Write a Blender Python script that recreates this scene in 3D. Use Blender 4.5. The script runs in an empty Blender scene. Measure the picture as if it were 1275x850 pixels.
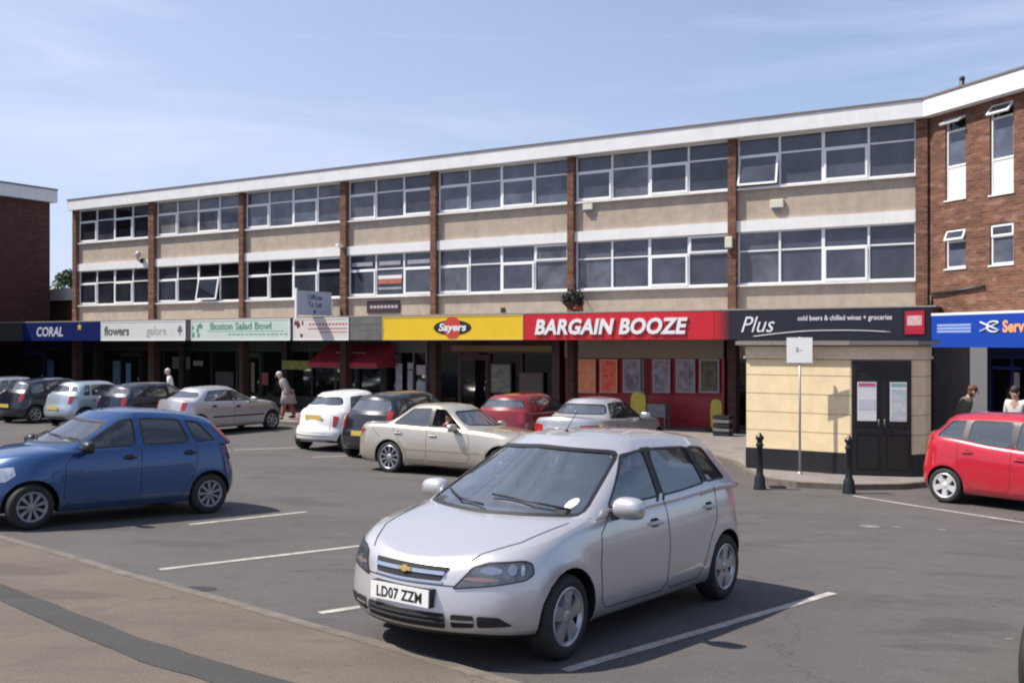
import bpy, bmesh, math, random
from mathutils import Vector, Matrix, noise
from mathutils.bvhtree import BVHTree
from mathutils.geometry import delaunay_2d_cdt
random.seed(7)
R = math.radians
scene = bpy.context.scene
COL = scene.collection
# ---------------------------------------------------------------- layout
FPX, CX, HY, CAMH = 1240.0, 637.5, 427.0, 2.7
UA = (.856, -.517); VA = (.517, .856)          # along the parade, and into the parade
def gz(x, y):                                   # the car park falls gently towards the shops
    v = VA[0]*x + VA[1]*y
    t = 18.0 - v
    if t <= -2: return 0.0
    if t < 2: return .042*(t+2)*(t+2)/8
    return .042*t if t < 26 else .042*26
def ground_at(px, py):                          # ground point seen at a pixel of the photograph
    z = 0
    for _ in range(30):
        d = (CAMH-z)*FPX/(py-HY)
        x = (px-CX)/FPX*d
        z = z*.5+gz(x, d)*.5
    return Vector((x, d, gz(x, d)))
def at_v(px, v):                                # point on the vertical plane v = const
    r = (px-CX)/FPX
    y = v/(VA[0]*r+VA[1])
    return Vector((r*y, y, 0))
def zz(py, d): return CAMH+(HY-py)*d/FPX
def uv(u, v, z=0): return Vector((UA[0]*u+VA[0]*v, UA[1]*u+VA[1]*v, z))
def u_of(p): return UA[0]*p.x+UA[1]*p.y
# ---------------------------------------------------------------- objects
def tag(o, label=None, cat=None, group=None, kind=None):
    if label: o['label'] = label
    if cat: o['category'] = cat
    if group: o['group'] = group
    if kind: o['kind'] = kind
    return o
def empty(name, loc=(0, 0, 0), rz=0, label=None, cat=None, group=None):
    o = bpy.data.objects.new(name, None); COL.objects.link(o)
    o.location = loc; o.rotation_euler = (0, 0, rz); o.empty_display_size = .2
    return tag(o, label, cat, group)
def link(name, me, mats, parent=None):
    if not isinstance(mats, (list, tuple)): mats = [mats]
    if not me.materials:
        for m in mats: me.materials.append(m)
    o = bpy.data.objects.new(name, me); COL.objects.link(o)
    if parent: o.parent = parent
    return o
def copy_tree(o, parent=None):
    c = o.copy(); COL.objects.link(c); c.parent = parent
    for ch in list(o.children): copy_tree(ch, c)
    return c
class MB:
    def __init__(s): s.v = []; s.f = []; s.sm = []; s.mi = []
    def add(s, vs, fs, smooth=False, mi=0):
        b = len(s.v); s.v += [tuple(v) for v in vs]
        for f in fs: s.f.append(tuple(i+b for i in f)); s.sm.append(smooth); s.mi.append(mi)
        return s
    def box(s, x0, x1, y0, y1, z0, z1, M=None, mi=0):
        vs = [Vector(p) for p in ((x0,y0,z0),(x1,y0,z0),(x1,y1,z0),(x0,y1,z0),(x0,y0,z1),(x1,y0,z1),(x1,y1,z1),(x0,y1,z1))]
        if M: vs = [M@v for v in vs]
        return s.add(vs, [(3,2,1,0),(4,5,6,7),(0,1,5,4),(1,2,6,5),(2,3,7,6),(3,0,4,7)], False, mi)
    def tube(s, pts, r, n=8, caps=True, mi=0):
        pts = [Vector(p) for p in pts]
        rs = r if isinstance(r, (list, tuple)) else [r]*len(pts)
        vs = []; fs = []
        up = Vector((0, 0, 1))
        for i, p in enumerate(pts):
            d = (pts[min(i+1, len(pts)-1)]-pts[max(i-1, 0)])
            d = d.normalized() if d.length > 1e-9 else Vector((0,0,1))
            a = d.cross(up if abs(d.z) < .95 else Vector((1, 0, 0))).normalized(); b = a.cross(d).normalized()
            for k in range(n):
                t = 2*math.pi*k/n
                vs.append(p+a*math.cos(t)*rs[i]+b*math.sin(t)*rs[i])
        for i in range(len(pts)-1):
            for k in range(n):
                fs.append((i*n+k, i*n+(k+1) % n, (i+1)*n+(k+1) % n, (i+1)*n+k))
        s.add(vs, fs, True, mi)
        if caps:
            b = len(s.v)-len(vs)
            s.f.append(tuple(b+k for k in reversed(range(n)))); s.sm.append(False); s.mi.append(mi)
            s.f.append(tuple(b+(len(pts)-1)*n+k for k in range(n))); s.sm.append(False); s.mi.append(mi)
        return s
    def lathe(s, prof, n=24, M=None, mi=0):     # prof of (r, z) about z
        vs = []; fs = []
        for (r, z) in prof:
            for k in range(n):
                t = 2*math.pi*k/n
                p = Vector((r*math.cos(t), r*math.sin(t), z)); vs.append(M@p if M else p)
        for i in range(len(prof)-1):
            for k in range(n):
                fs.append((i*n+k, i*n+(k+1) % n, (i+1)*n+(k+1) % n, (i+1)*n+k))
        return s.add(vs, fs, True, mi)
    def prism(s, poly, z0, z1, M=None, mi=0):
        n = len(poly)
        vs = [Vector((p[0], p[1], z0)) for p in poly]+[Vector((p[0], p[1], z1)) for p in poly]
        if M: vs = [M@v for v in vs]
        fs = [tuple(reversed(range(n))), tuple(range(n, 2*n))]+[(i, (i+1) % n, n+(i+1) % n, n+i) for i in range(n)]
        return s.add(vs, fs, False, mi)
    def blob(s, c, r, seed=0, rough=.15, n=8, mi=0):
        c = Vector(c); r = Vector(r) if hasattr(r, '__len__') else Vector((r, r, r))
        vs = []; fs = []
        for i in range(n+1):
            a = math.pi*i/n
            for k in range(2*n):
                b = math.pi*k/n
                d = Vector((math.sin(a)*math.cos(b), math.sin(a)*math.sin(b), math.cos(a)))
                q = 1+rough*noise.noise(d*2+Vector((seed*3.7, seed, 0)))
                vs.append(c+Vector((d.x*r.x, d.y*r.y, d.z*r.z))*q)
        m = 2*n
        for i in range(n):
            for k in range(m):
                fs.append((i*m+k, (i+1)*m+k, (i+1)*m+(k+1) % m, i*m+(k+1) % m))
        return s.add(vs, fs, True, mi)
    def mesh(s, name='mesh', recalc=True, merge=False):
        me = bpy.data.meshes.new(name)
        me.from_pydata([tuple(v) for v in s.v], [], s.f)
        for p, a, m in zip(me.polygons, s.sm, s.mi): p.use_smooth = a; p.material_index = m
        if recalc:
            bm = bmesh.new(); bm.from_mesh(me)
            if merge: bmesh.ops.remove_doubles(bm, verts=bm.verts, dist=1e-5)
            bmesh.ops.recalc_face_normals(bm, faces=bm.faces); bm.to_mesh(me); bm.free()
        me.update(); return me
    def build(s, name, mats, parent=None, recalc=True, bevel=0):
        me = s.mesh(name, recalc)
        if bevel:
            bm = bmesh.new(); bm.from_mesh(me)
            bmesh.ops.remove_doubles(bm, verts=bm.verts, dist=1e-5)
            ed = [e for e in bm.edges if e.is_manifold and e.calc_face_angle(0) > .7]
            bmesh.ops.bevel(bm, geom=ed, offset=bevel, segments=2, profile=.5, affect='EDGES', clamp_overlap=True)
            bm.to_mesh(me); bm.free()
        return link(name, me, mats, parent)
def TR(x=0, y=0, z=0, rx=0, ry=0, rz=0):
    return Matrix.Translation((x, y, z))@Matrix.Rotation(rz, 4, 'Z')@Matrix.Rotation(ry, 4, 'Y')@Matrix.Rotation(rx, 4, 'X')
def text_mesh(s, size, shear=0, offset=0, extrude=.004, align='LEFT', sx=1, space=1):
    c = bpy.data.curves.new('lettering', 'FONT'); c.body = s; c.size = size; c.shear = shear
    c.offset = offset; c.extrude = extrude; c.align_x = align; c.resolution_u = 3; c.space_character = space
    o = bpy.data.objects.new('lettering', c); COL.objects.link(o)
    dg = bpy.context.evaluated_depsgraph_get()
    me = bpy.data.meshes.new_from_object(o.evaluated_get(dg))
    bpy.data.objects.remove(o); bpy.data.curves.remove(c)
    me.transform(Matrix.Diagonal((sx, 1, 1, 1)))
    return me
def text(parent, s, size, M, mat, name='lettering', **k):
    """text lying in local xz plane of parent, facing -y, M places it"""
    me = text_mesh(s, size, **k)
    me.transform(M@Matrix.Rotation(R(90), 4, 'X'))
    me.materials.clear()
    return link(name, me, mat, parent)
# ---------------------------------------------------------------- materials
MATS = {}
def mat(name, col, rough=.6, metal=0, coat=0, spec=.5, noise_amt=0, nscale=8, bump=0, bscale=40, col2=None, detail=4, emit=None):
    if name in MATS: return MATS[name]
    m = bpy.data.materials.new(name); m.use_nodes = True; nt = m.node_tree; N = nt.nodes; L = nt.links
    b = N['Principled BSDF']
    b.inputs['Roughness'].default_value = rough; b.inputs['Metallic'].default_value = metal
    b.inputs['Specular IOR Level'].default_value = spec
    if coat: b.inputs['Coat Weight'].default_value = coat; b.inputs['Coat Roughness'].default_value = .04
    b.inputs['Base Color'].default_value = (*col, 1)
    tc = N.new('ShaderNodeTexCoord')
    if noise_amt:
        n = N.new('ShaderNodeTexNoise'); n.inputs['Scale'].default_value = nscale; n.inputs['Detail'].default_value = detail
        n.inputs['Roughness'].default_value = .65
        L.new(tc.outputs['Object'], n.inputs['Vector'])
        r = N.new('ShaderNodeMapRange'); r.inputs[1].default_value = .3; r.inputs[2].default_value = .7
        L.new(n.outputs['Fac'], r.inputs[0])
        mx = N.new('ShaderNodeMix'); mx.data_type = 'RGBA'
        c2 = col2 if col2 else tuple(c*(1-noise_amt) for c in col)
        c1 = col if col2 else tuple(min(1, c*(1+noise_amt*.6)) for c in col)
        mx.inputs[6].default_value = (*c2, 1); mx.inputs[7].default_value = (*c1, 1)
        L.new(r.outputs[0], mx.inputs[0]); L.new(mx.outputs[2], b.inputs['Base Color'])
    if bump:
        n2 = N.new('ShaderNodeTexNoise'); n2.inputs['Scale'].default_value = bscale; n2.inputs['Detail'].default_value = 3
        L.new(tc.outputs['Object'], n2.inputs['Vector'])
        bp = N.new('ShaderNodeBump'); bp.inputs['Strength'].default_value = bump; bp.inputs['Distance'].default_value = .01
        L.new(n2.outputs['Fac'], bp.inputs['Height']); L.new(bp.outputs['Normal'], b.inputs['Normal'])
    MATS[name] = m; return m
def streak(m, amt=.25, col=(.12, .11, .10)):
    """rain streaks and grime: noise stretched down the wall"""
    nt = m.node_tree; N = nt.nodes; L = nt.links; b = N['Principled BSDF']
    tc = N.new('ShaderNodeTexCoord'); mp = N.new('ShaderNodeMapping'); mp.inputs['Scale'].default_value = (5, 5, .35); L.new(tc.outputs['Object'], mp.inputs[0])
    n = N.new('ShaderNodeTexNoise'); n.inputs['Scale'].default_value = 1; n.inputs['Detail'].default_value = 6; n.inputs['Roughness'].default_value = .7; L.new(mp.outputs[0], n.inputs[0])
    n2 = N.new('ShaderNodeTexNoise'); n2.inputs['Scale'].default_value = .35; n2.inputs['Detail'].default_value = 3; L.new(tc.outputs['Object'], n2.inputs[0])
    mu = N.new('ShaderNodeMath'); mu.operation = 'MULTIPLY'; L.new(n.outputs[0], mu.inputs[0]); L.new(n2.outputs[0], mu.inputs[1])
    r = N.new('ShaderNodeMapRange'); r.inputs[1].default_value = .24; r.inputs[2].default_value = .42; r.inputs[4].default_value = amt; L.new(mu.outputs[0], r.inputs[0])
    x = N.new('ShaderNodeMix'); x.data_type = 'RGBA'; x.inputs[7].default_value = (*col, 1); L.new(r.outputs[0], x.inputs[0])
    k = b.inputs['Base Color']
    if k.is_linked: L.new(k.links[0].from_socket, x.inputs[6])
    else: x.inputs[6].default_value = k.default_value
    L.new(x.outputs[2], k); return m
def brick_mat(name, c1, c2, mortar, var=.25, patch=None):
    if name in MATS: return MATS[name]
    m = bpy.data.materials.new(name); m.use_nodes = True; nt = m.node_tree; N = nt.nodes; L = nt.links
    b = N['Principled BSDF']; b.inputs['Roughness'].default_value = .85; b.inputs['Specular IOR Level'].default_value = .25
    tc = N.new('ShaderNodeTexCoord'); sp = N.new('ShaderNodeSeparateXYZ'); cb = N.new('ShaderNodeCombineXYZ')
    L.new(tc.outputs['Object'], sp.inputs[0])
    ad = N.new('ShaderNodeMath'); ad.operation = 'ADD'; L.new(sp.outputs[0], ad.inputs[0]); L.new(sp.outputs[1], ad.inputs[1])
    L.new(ad.outputs[0], cb.inputs[0]); L.new(sp.outputs[2], cb.inputs[1])
    bt = N.new('ShaderNodeTexBrick'); L.new(cb.outputs[0], bt.inputs['Vector'])
    bt.inputs['Scale'].default_value = 1; bt.inputs['Brick Width'].default_value = .225; bt.inputs['Row Height'].default_value = .075
    bt.inputs['Mortar Size'].default_value = .006; bt.inputs['Bias'].default_value = -.1
    bt.inputs['Color1'].default_value = (*c1, 1); bt.inputs['Color2'].default_value = (*c2, 1); bt.inputs['Mortar'].default_value = (*mortar, 1)
    n = N.new('ShaderNodeTexNoise'); n.inputs['Scale'].default_value = 1.6; n.inputs['Detail'].default_value = 6; n.inputs['Roughness'].default_value = .7
    mp = N.new('ShaderNodeMapping'); mp.inputs['Scale'].default_value = (1, 1, 3.5)
    L.new(tc.outputs['Object'], mp.inputs[0]); L.new(mp.outputs[0], n.inputs['Vector'])
    mr = N.new('ShaderNodeMapRange'); mr.inputs[1].default_value = .32; mr.inputs[2].default_value = .7; mr.inputs[3].default_value = 1-var; mr.inputs[4].default_value = 1+var
    L.new(n.outputs['Fac'], mr.inputs[0])
    mx = N.new('ShaderNodeVectorMath'); mx.operation = 'SCALE'
    L.new(bt.outputs['Color'], mx.inputs[0]); L.new(mr.outputs[0], mx.inputs['Scale'])
    src = mx.outputs[0]
    if patch:
        n3 = N.new('ShaderNodeTexNoise'); n3.inputs['Scale'].default_value = 2.2; n3.inputs['Detail'].default_value = 2
        mp3 = N.new('ShaderNodeMapping'); mp3.inputs['Scale'].default_value = (1, 1, 3.2); mp3.inputs['Location'].default_value = (3, 1, 4)
        L.new(tc.outputs['Object'], mp3.inputs[0]); L.new(mp3.outputs[0], n3.inputs['Vector'])
        r3 = N.new('ShaderNodeMapRange'); r3.inputs[1].default_value = .55; r3.inputs[2].default_value = .68; r3.inputs[4].default_value = .5
        L.new(n3.outputs['Fac'], r3.inputs[0])
        m3 = N.new('ShaderNodeMix'); m3.data_type = 'RGBA'; L.new(r3.outputs[0], m3.inputs[0]); L.new(src, m3.inputs[6]); m3.inputs[7].default_value = (*patch, 1)
        src = m3.outputs[2]
    L.new(src, b.inputs['Base Color'])
    bp = N.new('ShaderNodeBump'); bp.inputs['Strength'].default_value = .5; bp.inputs['Distance'].default_value = .008
    L.new(bt.outputs['Fac'], bp.inputs['Height']); bp.invert = True; L.new(bp.outputs['Normal'], b.inputs['Normal'])
    MATS[name] = m; return m
def glass_mat(name, tint=(.5, .55, .56), rough=.02, ior=1.7, base=0.0, film=None, film_col=(.3, .35, .4)):
    """thin tinted pane: transparent + mirror by angle, with a faint dusty film"""
    if name in MATS: return MATS[name]
    m = bpy.data.materials.new(name); m.use_nodes = True; nt = m.node_tree; N = nt.nodes; L = nt.links
    N.remove(N['Principled BSDF']); out = N['Material Output']
    t = N.new('ShaderNodeBsdfTransparent'); t.inputs[0].default_value = (*tint, 1)
    g = N.new('ShaderNodeBsdfGlossy'); g.inputs['Roughness'].default_value = rough
    f = N.new('ShaderNodeFresnel'); ge = N.new('ShaderNodeNewGeometry'); io = N.new('ShaderNodeMath'); io.operation = 'MULTIPLY_ADD'; io.inputs[1].default_value = 1/ior-ior; io.inputs[2].default_value = ior
    L.new(ge.outputs['Backfacing'], io.inputs[0]); L.new(io.outputs[0], f.inputs[0])      # a thin pane looks the same from both sides
    ad = N.new('ShaderNodeMath'); ad.operation = 'ADD'; ad.use_clamp = True; ad.inputs[1].default_value = base
    L.new(f.outputs[0], ad.inputs[0])
    mx = N.new('ShaderNodeMixShader'); L.new(ad.outputs[0], mx.inputs[0]); L.new(t.outputs[0], mx.inputs[1]); L.new(g.outputs[0], mx.inputs[2])
    src = mx.outputs[0]
    if film:
        d = N.new('ShaderNodeBsdfDiffuse'); d.inputs[0].default_value = (*film_col, 1)
        m2 = N.new('ShaderNodeMixShader'); m2.inputs[0].default_value = film
        L.new(src, m2.inputs[1]); L.new(d.outputs[0], m2.inputs[2]); src = m2.outputs[0]
    L.new(src, out.inputs['Surface'])
    MATS[name] = m; return m
def paint(name, col, metal=.5, rough=.35):
    if name in MATS: return MATS[name]
    m = mat(name, col, rough, metal, 1.0)
    nt = m.node_tree; N = nt.nodes; L = nt.links; b = N['Principled BSDF']
    b.inputs['Coat Roughness'].default_value = .03; b.inputs['Coat IOR'].default_value = 1.45
    tc = N.new('ShaderNodeTexCoord'); n = N.new('ShaderNodeTexNoise'); n.inputs['Scale'].default_value = 900
    L.new(tc.outputs['Object'], n.inputs['Vector'])
    # road film low on the flanks
    sp = N.new('ShaderNodeSeparateXYZ'); L.new(tc.outputs['Object'], sp.inputs[0])
    n2 = N.new('ShaderNodeTexNoise'); n2.inputs['Scale'].default_value = 3; n2.inputs['Detail'].default_value = 5; L.new(tc.outputs['Object'], n2.inputs['Vector'])
    a = N.new('ShaderNodeMath'); a.operation = 'MULTIPLY_ADD'; a.inputs[1].default_value = .35; L.new(n2.outputs['Fac'], a.inputs[0]); L.new(sp.outputs[2], a.inputs[2])
    mr = N.new('ShaderNodeMapRange'); mr.inputs[1].default_value = .62; mr.inputs[2].default_value = .32; mr.inputs[3].default_value = 0; mr.inputs[4].default_value = .35
    L.new(a.outputs[0], mr.inputs[0])
    mx = N.new('ShaderNodeMix'); mx.data_type = 'RGBA'; mx.inputs[6].default_value = (*col, 1); mx.inputs[7].default_value = (.16, .145, .13, 1)
    L.new(mr.outputs[0], mx.inputs[0]); L.new(mx.outputs[2], b.inputs['Base Color'])
    bp = N.new('ShaderNodeBump'); bp.inputs['Strength'].default_value = .04; bp.inputs['Distance'].default_value = .002
    L.new(n.outputs['Fac'], bp.inputs['Height']); L.new(bp.outputs['Normal'], b.inputs['Normal'])
    return m
M_BLACK = mat('black_trim', (.012, .012, .013), .45)
M_DARK = mat('dark_void', (.01, .01, .011), .8)
M_RUB = mat('tyre_rubber', (.018, .018, .018), .75, noise_amt=.3, nscale=30)
M_INT = mat('car_interior', (.035, .036, .04), .8, noise_amt=.2)
M_SEAT = mat('seat_cloth', (.06, .062, .07), .9, noise_amt=.3, nscale=20)
M_CHROME = mat('chrome', (.75, .75, .75), .12, 1)
M_ALLOY = mat('alloy_silver', (.44, .45, .47), .32, .8, noise_amt=.15, nscale=12)
M_RED = mat('red_lamp', (.35, .008, .01), .15, 0, 1)
M_LENS = mat('smoked_lens', (.11, .12, .135), .12, .3, 1, noise_amt=.6, nscale=14)
M_REFL = mat('lamp_reflector', (.38, .40, .43), .15, .9, 1)
M_AMB = mat('amber_lens', (.20, .13, .12), .2, 0, 1)
M_CLR = mat('clear_lens', (.5, .52, .55), .15, .5, 1, noise_amt=.35, nscale=16)
M_PW = mat('white_plate', (.72, .72, .7), .4)
M_PY = mat('yellow_plate', (.58, .43, .09), .4)
M_CGL = glass_mat('car_glass', (.62, .68, .68), .015, 1.8, .14, .04, (.45, .5, .55))
M_WSC = glass_mat('windscreen_glass', (.55, .62, .62), .02, 1.8, .24, .05, (.45, .5, .55))
M_CGD = glass_mat('car_glass_dark', (.18, .2, .22), .015, 1.7, .05, .04, (.4, .42, .45))
M_MIR = mat('mirror_glass', (.5, .55, .6), .03, 1)
M_GOLD = mat('gold_emblem', (.6, .42, .15), .25, .9)
M_WHITE = mat('white_paint', (.78, .78, .76), .5)
M_SKIN = mat('skin', (.5, .3, .22), .6)
# ---------------------------------------------------------------- cars
def lerp(a, b, t): return a+(b-a)*t
def curve(keys):
    xs = [k[0] for k in keys]; ys = [k[1] for k in keys]; n = len(xs)
    ds = [(ys[i+1]-ys[i])/(xs[i+1]-xs[i]) for i in range(n-1)]
    ms = [ds[0]]+[0 if ds[i-1]*ds[i] <= 0 else 2*ds[i-1]*ds[i]/(ds[i-1]+ds[i]) for i in range(1, n-1)]+[ds[-1]]
    def f(x):
        if x <= xs[0]: return ys[0]
        if x >= xs[-1]: return ys[-1]
        i = 0
        while x > xs[i+1]: i += 1
        h = xs[i+1]-xs[i]; t = (x-xs[i])/h
        return (2*t**3-3*t*t+1)*ys[i]+(t**3-2*t*t+t)*h*ms[i]+(-2*t**3+3*t*t)*ys[i+1]+(t**3-t*t)*h*ms[i+1]
    return f
def plan(xf, xr, w, bf, rf, br, rr, ns):
    """half outline front centre -> side -> rear centre, fixed point counts"""
    n1, n2, n3 = 12, 9, ns
    P = []
    for i in range(n1):
        t = i/n1; P.append((xf+bf*t*t, (w-rf)*t))
    ax = xf+bf; bx = ax+2*bf*rf/(w-rf); cx = bx+rf*1.3
    for i in range(n2):
        t = i/n2; P.append(((1-t)**2*ax+2*t*(1-t)*bx+t*t*cx, (1-t)**2*(w-rf)+2*t*(1-t)*w+t*t*w))
    ax2 = xr-br; bx2 = ax2-2*br*rr/(w-rr); cx2 = bx2-rr*1.3
    for i in range(n3):
        t = i/n3; P.append((lerp(cx, cx2, t), w))
    for i in range(n2):
        t = 1-i/n2; P.append(((1-t)**2*ax2+2*t*(1-t)*bx2+t*t*cx2, (1-t)**2*(w-rr)+2*t*(1-t)*w+t*t*w))
    for i in range(n1+1):
        t = 1-i/n1; P.append((xr-br*t*t, (w-rr)*t))
    return P
def shell(rings, topf, botf, nc=8):
    """rings: list over k of half rings [(x,y,z)], y>=0. closes across at both ends"""
    n = len(rings[0]); vs = []; fs = []; idx = []
    for rg in rings:
        row = []
        for i, p in enumerate(rg):
            row.append(len(vs)); vs.append(Vector(p))
        rowm = list(row)
        for i, p in enumerate(rg):
            if i in (0, n-1): continue
            rowm[i] = len(vs); vs.append(Vector((p[0], -p[1], p[2])))
        idx.append((row, rowm))
    for k in range(len(rings)-1):
        a, am = idx[k]; b, bm_ = idx[k+1]
        for i in range(n-1):
            fs.append((a[i], a[i+1], b[i+1], b[i])); fs.append((am[i+1], am[i], bm_[i], bm_[i+1]))
    for (row, rowm), rg, fn, flip in ((idx[-1], rings[-1], topf, False), (idx[0], rings[0], botf, True)):
        prev = [row[0]]
        for i in range(1, n):
            if i == n-1: cur = [row[i]]
            else:
                x, y, z = rg[i]; cur = [row[i]]
                for c in range(1, nc):
                    yy = y*(1-2*c/nc)
                    cur.append(len(vs)); vs.append(Vector((x, yy, fn(x, yy))))
                cur.append(rowm[i])
            if len(prev) == 1:
                for c in range(len(cur)-1): fs.append((prev[0], cur[c], cur[c+1]))
            elif len(cur) == 1:
                for c in range(len(prev)-1): fs.append((prev[c], cur[0], prev[c+1]))
            else:
                for c in range(len(cur)-1): fs.append((prev[c], cur[c], cur[c+1], prev[c+1]))
            prev = cur
    mb = MB(); mb.add(vs, fs, True)
    return mb.mesh('shell')
def boolop(a, b, op='DIFFERENCE'):
    oa = bpy.data.objects.new('a', a); ob = bpy.data.objects.new('b', b)
    COL.objects.link(oa); COL.objects.link(ob)
    m = oa.modifiers.new('b', 'BOOLEAN'); m.operation = op; m.object = ob; m.solver = 'EXACT'
    dg = bpy.context.evaluated_depsgraph_get(); dg.update()
    me = bpy.data.meshes.new_from_object(oa.evaluated_get(dg))
    bpy.data.objects.remove(oa); bpy.data.objects.remove(ob)
    return me
class Surf:
    def __init__(s, meshes):
        s.V = []; s.F = []; s.N = []
        for me in meshes:
            b = len(s.V)
            s.V += [v.co.copy() for v in me.vertices]; s.N += [v.normal.copy() for v in me.vertices]
            s.F += [tuple(i+b for i in p.vertices) for p in me.polygons]
        s.bvh = BVHTree.FromPolygons(s.V, s.F)
    def nrm(s, co, fi):
        tot = Vector((0, 0, 0)); 
        for i in s.F[fi]:
            tot += s.N[i]/((s.V[i]-co).length_squared+1e-6)
        return tot.normalized()
    def cast(s, o, d):
        h, n, fi, dist = s.bvh.ray_cast(Vector(o), Vector(d))
        if h is None: return None
        n = s.nrm(h, fi)
        if n.dot(d) > 0: n = -n
        return h, n
def finish(me, surf, mats, classify):
    """smooth normals on faces kept from the outer skin, flat on cut faces; classify(center, normal, outer)->slot"""
    me.materials.clear()
    for m in mats: me.materials.append(m)
    nl = [Vector((0, 0, 1))]*len(me.loops)
    for p in me.polygons:
        c = p.center; r = surf.bvh.find_nearest(c)
        outer = r[0] is not None and r[3] < 8e-3 and r[1].dot(p.normal) > .6
        for li in p.loop_indices:
            if outer:
                co = me.vertices[me.loops[li].vertex_index].co
                nn = surf.nrm(co*.999+c*.001, r[2])
                nl[li] = nn if nn.dot(p.normal) > .2 else p.normal.copy()
            else: nl[li] = p.normal.copy()
        p.use_smooth = True
        p.material_index = classify(c, p.normal, outer)
    me.normals_split_custom_set([tuple(n) for n in nl])
def inpoly(x, y, P):
    c = False; j = len(P)-1
    for i in range(len(P)):
        if (P[i][1] > y) != (P[j][1] > y) and x < (P[j][0]-P[i][0])*(y-P[i][1])/(P[j][1]-P[i][1])+P[i][0]: c = not c
        j = i
    return c
def roundpoly(P, r, n=3):
    out = []; m = len(P)
    for i in range(m):
        a = Vector(P[i-1]); b = Vector(P[i]); c = Vector(P[(i+1) % m])
        da = (a-b); dc = (c-b); ra = min(r, da.length*.45); rc = min(r, dc.length*.45)
        p0 = b+da.normalized()*ra; p2 = b+dc.normalized()*rc
        for k in range(n+1):
            t = k/n; out.append(tuple((1-t)**2*p0+2*t*(1-t)*b+t*t*p2))
    return out
def patch(surf, poly, O, A, B, D, off=.003, thick=.01, g=.05):
    """polygon (s,t) in frame O,A,B thrown along D on the skin"""
    O, A, B, D = Vector(O), Vector(A), Vector(B), Vector(D).normalized()
    P = []
    m = len(poly)
    for i in range(m):
        a = Vector(poly[i]); b = Vector(poly[(i+1) % m]); k = max(1, int((b-a).length/g))
        for j in range(k): P.append(a.lerp(b, j/k))
    nb = len(P)
    xs = [p[0] for p in P]; ys = [p[1] for p in P]
    pts = list(P)
    nx = int((max(xs)-min(xs))/g); ny = int((max(ys)-min(ys))/g)
    for i in range(1, nx+1):
        for j in range(1, ny+1):
            x = min(xs)+(i-.5)*g; y = min(ys)+(j-.5)*g
            if inpoly(x, y, P) and min((q-Vector((x, y))).length for q in P) > g*.4: pts.append(Vector((x, y)))
    r = delaunay_2d_cdt(pts, [(i, (i+1) % nb) for i in range(nb)], [], 1, 1e-6)
    vs2, fs = r[0], r[2]
    V = []; ok = []
    for p in vs2:
        h = surf.cast(O+A*p[0]+B*p[1], D)
        if h is None: V.append(Vector((0, 0, 0))); ok.append(False)
        else: V.append(h[0]+h[1]*off); ok.append(True)
    W = []
    for i, p in enumerate(vs2):
        h = surf.cast(O+A*p[0]+B*p[1], D)
        W.append(V[i]-h[1]*thick if h else V[i])
    F = [f for f in fs if all(ok[i] for i in f)]
    # keep the winding facing -D
    FF = []
    for f in F:
        n = (V[f[1]]-V[f[0]]).cross(V[f[2]]-V[f[0]])
        if n.dot(D) > 0: f = tuple(reversed(f))
        FF.append(tuple(f))
    mb = MB(); mb.add(V, FF, True)
    cnt = {}
    for f in FF:
        for a, b in zip(f, f[1:]+f[:1]): cnt[(a, b)] = 1
    ri = []; rv = []
    for (a, b) in cnt:
        if (b, a) not in cnt:
            k = len(rv); rv += [V[a], V[b], W[b], W[a]]; ri.append((k+1, k, k+3, k+2))
    mb.add(rv, ri, False)
    return mb
def sidefr(s): return dict(O=(0, s*2, 0), A=(1, 0, 0), B=(0, 0, 1), D=(0, -s, 0))
def diagfr(s, ang, rear=0):          # corner lamps: frame looking in at a corner
    c, q = math.cos(ang), math.sin(ang)
    if rear: return dict(O=(rear+3*c, s*3*q, 0), A=(-q, s*c, 0), B=(0, 0, 1), D=(-c, -s*q, 0))
    return dict(O=(-3*c, s*3*q, 0), A=(q, s*c, 0), B=(0, 0, 1), D=(c, -s*q, 0))
FRONT = dict(O=(-2, 0, 0), A=(0, 1, 0), B=(0, 0, 1), D=(1, 0, 0))
def REAR(L): return dict(O=(L+2, 0, 0), A=(0, 1, 0), B=(0, 0, 1), D=(-1, 0, 0))
TOP = dict(O=(0, 0, 3), A=(1, 0, 0), B=(0, 1, 0), D=(0, 0, -1))
def stripe(pts, w):
    pts = [Vector(p) for p in pts]; a = []; b = []
    for i, p in enumerate(pts):
        d = (pts[min(i+1, len(pts)-1)]-pts[max(i-1, 0)]).normalized(); n = Vector((-d.y, d.x))*w/2
        a.append(tuple(p+n)); b.append(tuple(p-n))
    return a+b[::-1]
def ringpatch(surf, P, w, **k):
    n = len(P); q = [0, n//4, n//2, 3*n//4, n]; P = list(P)+[P[0]]
    return merge([patch(surf, stripe(P[a:b+1], w), **k) for a, b in zip(q[:-1], q[1:])])
def merge(mbs):
    o = MB()
    for m in mbs:
        b = len(o.v); o.v += m.v; o.f += [tuple(i+b for i in f) for f in m.f]; o.sm += m.sm; o.mi += m.mi
    return o
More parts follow.
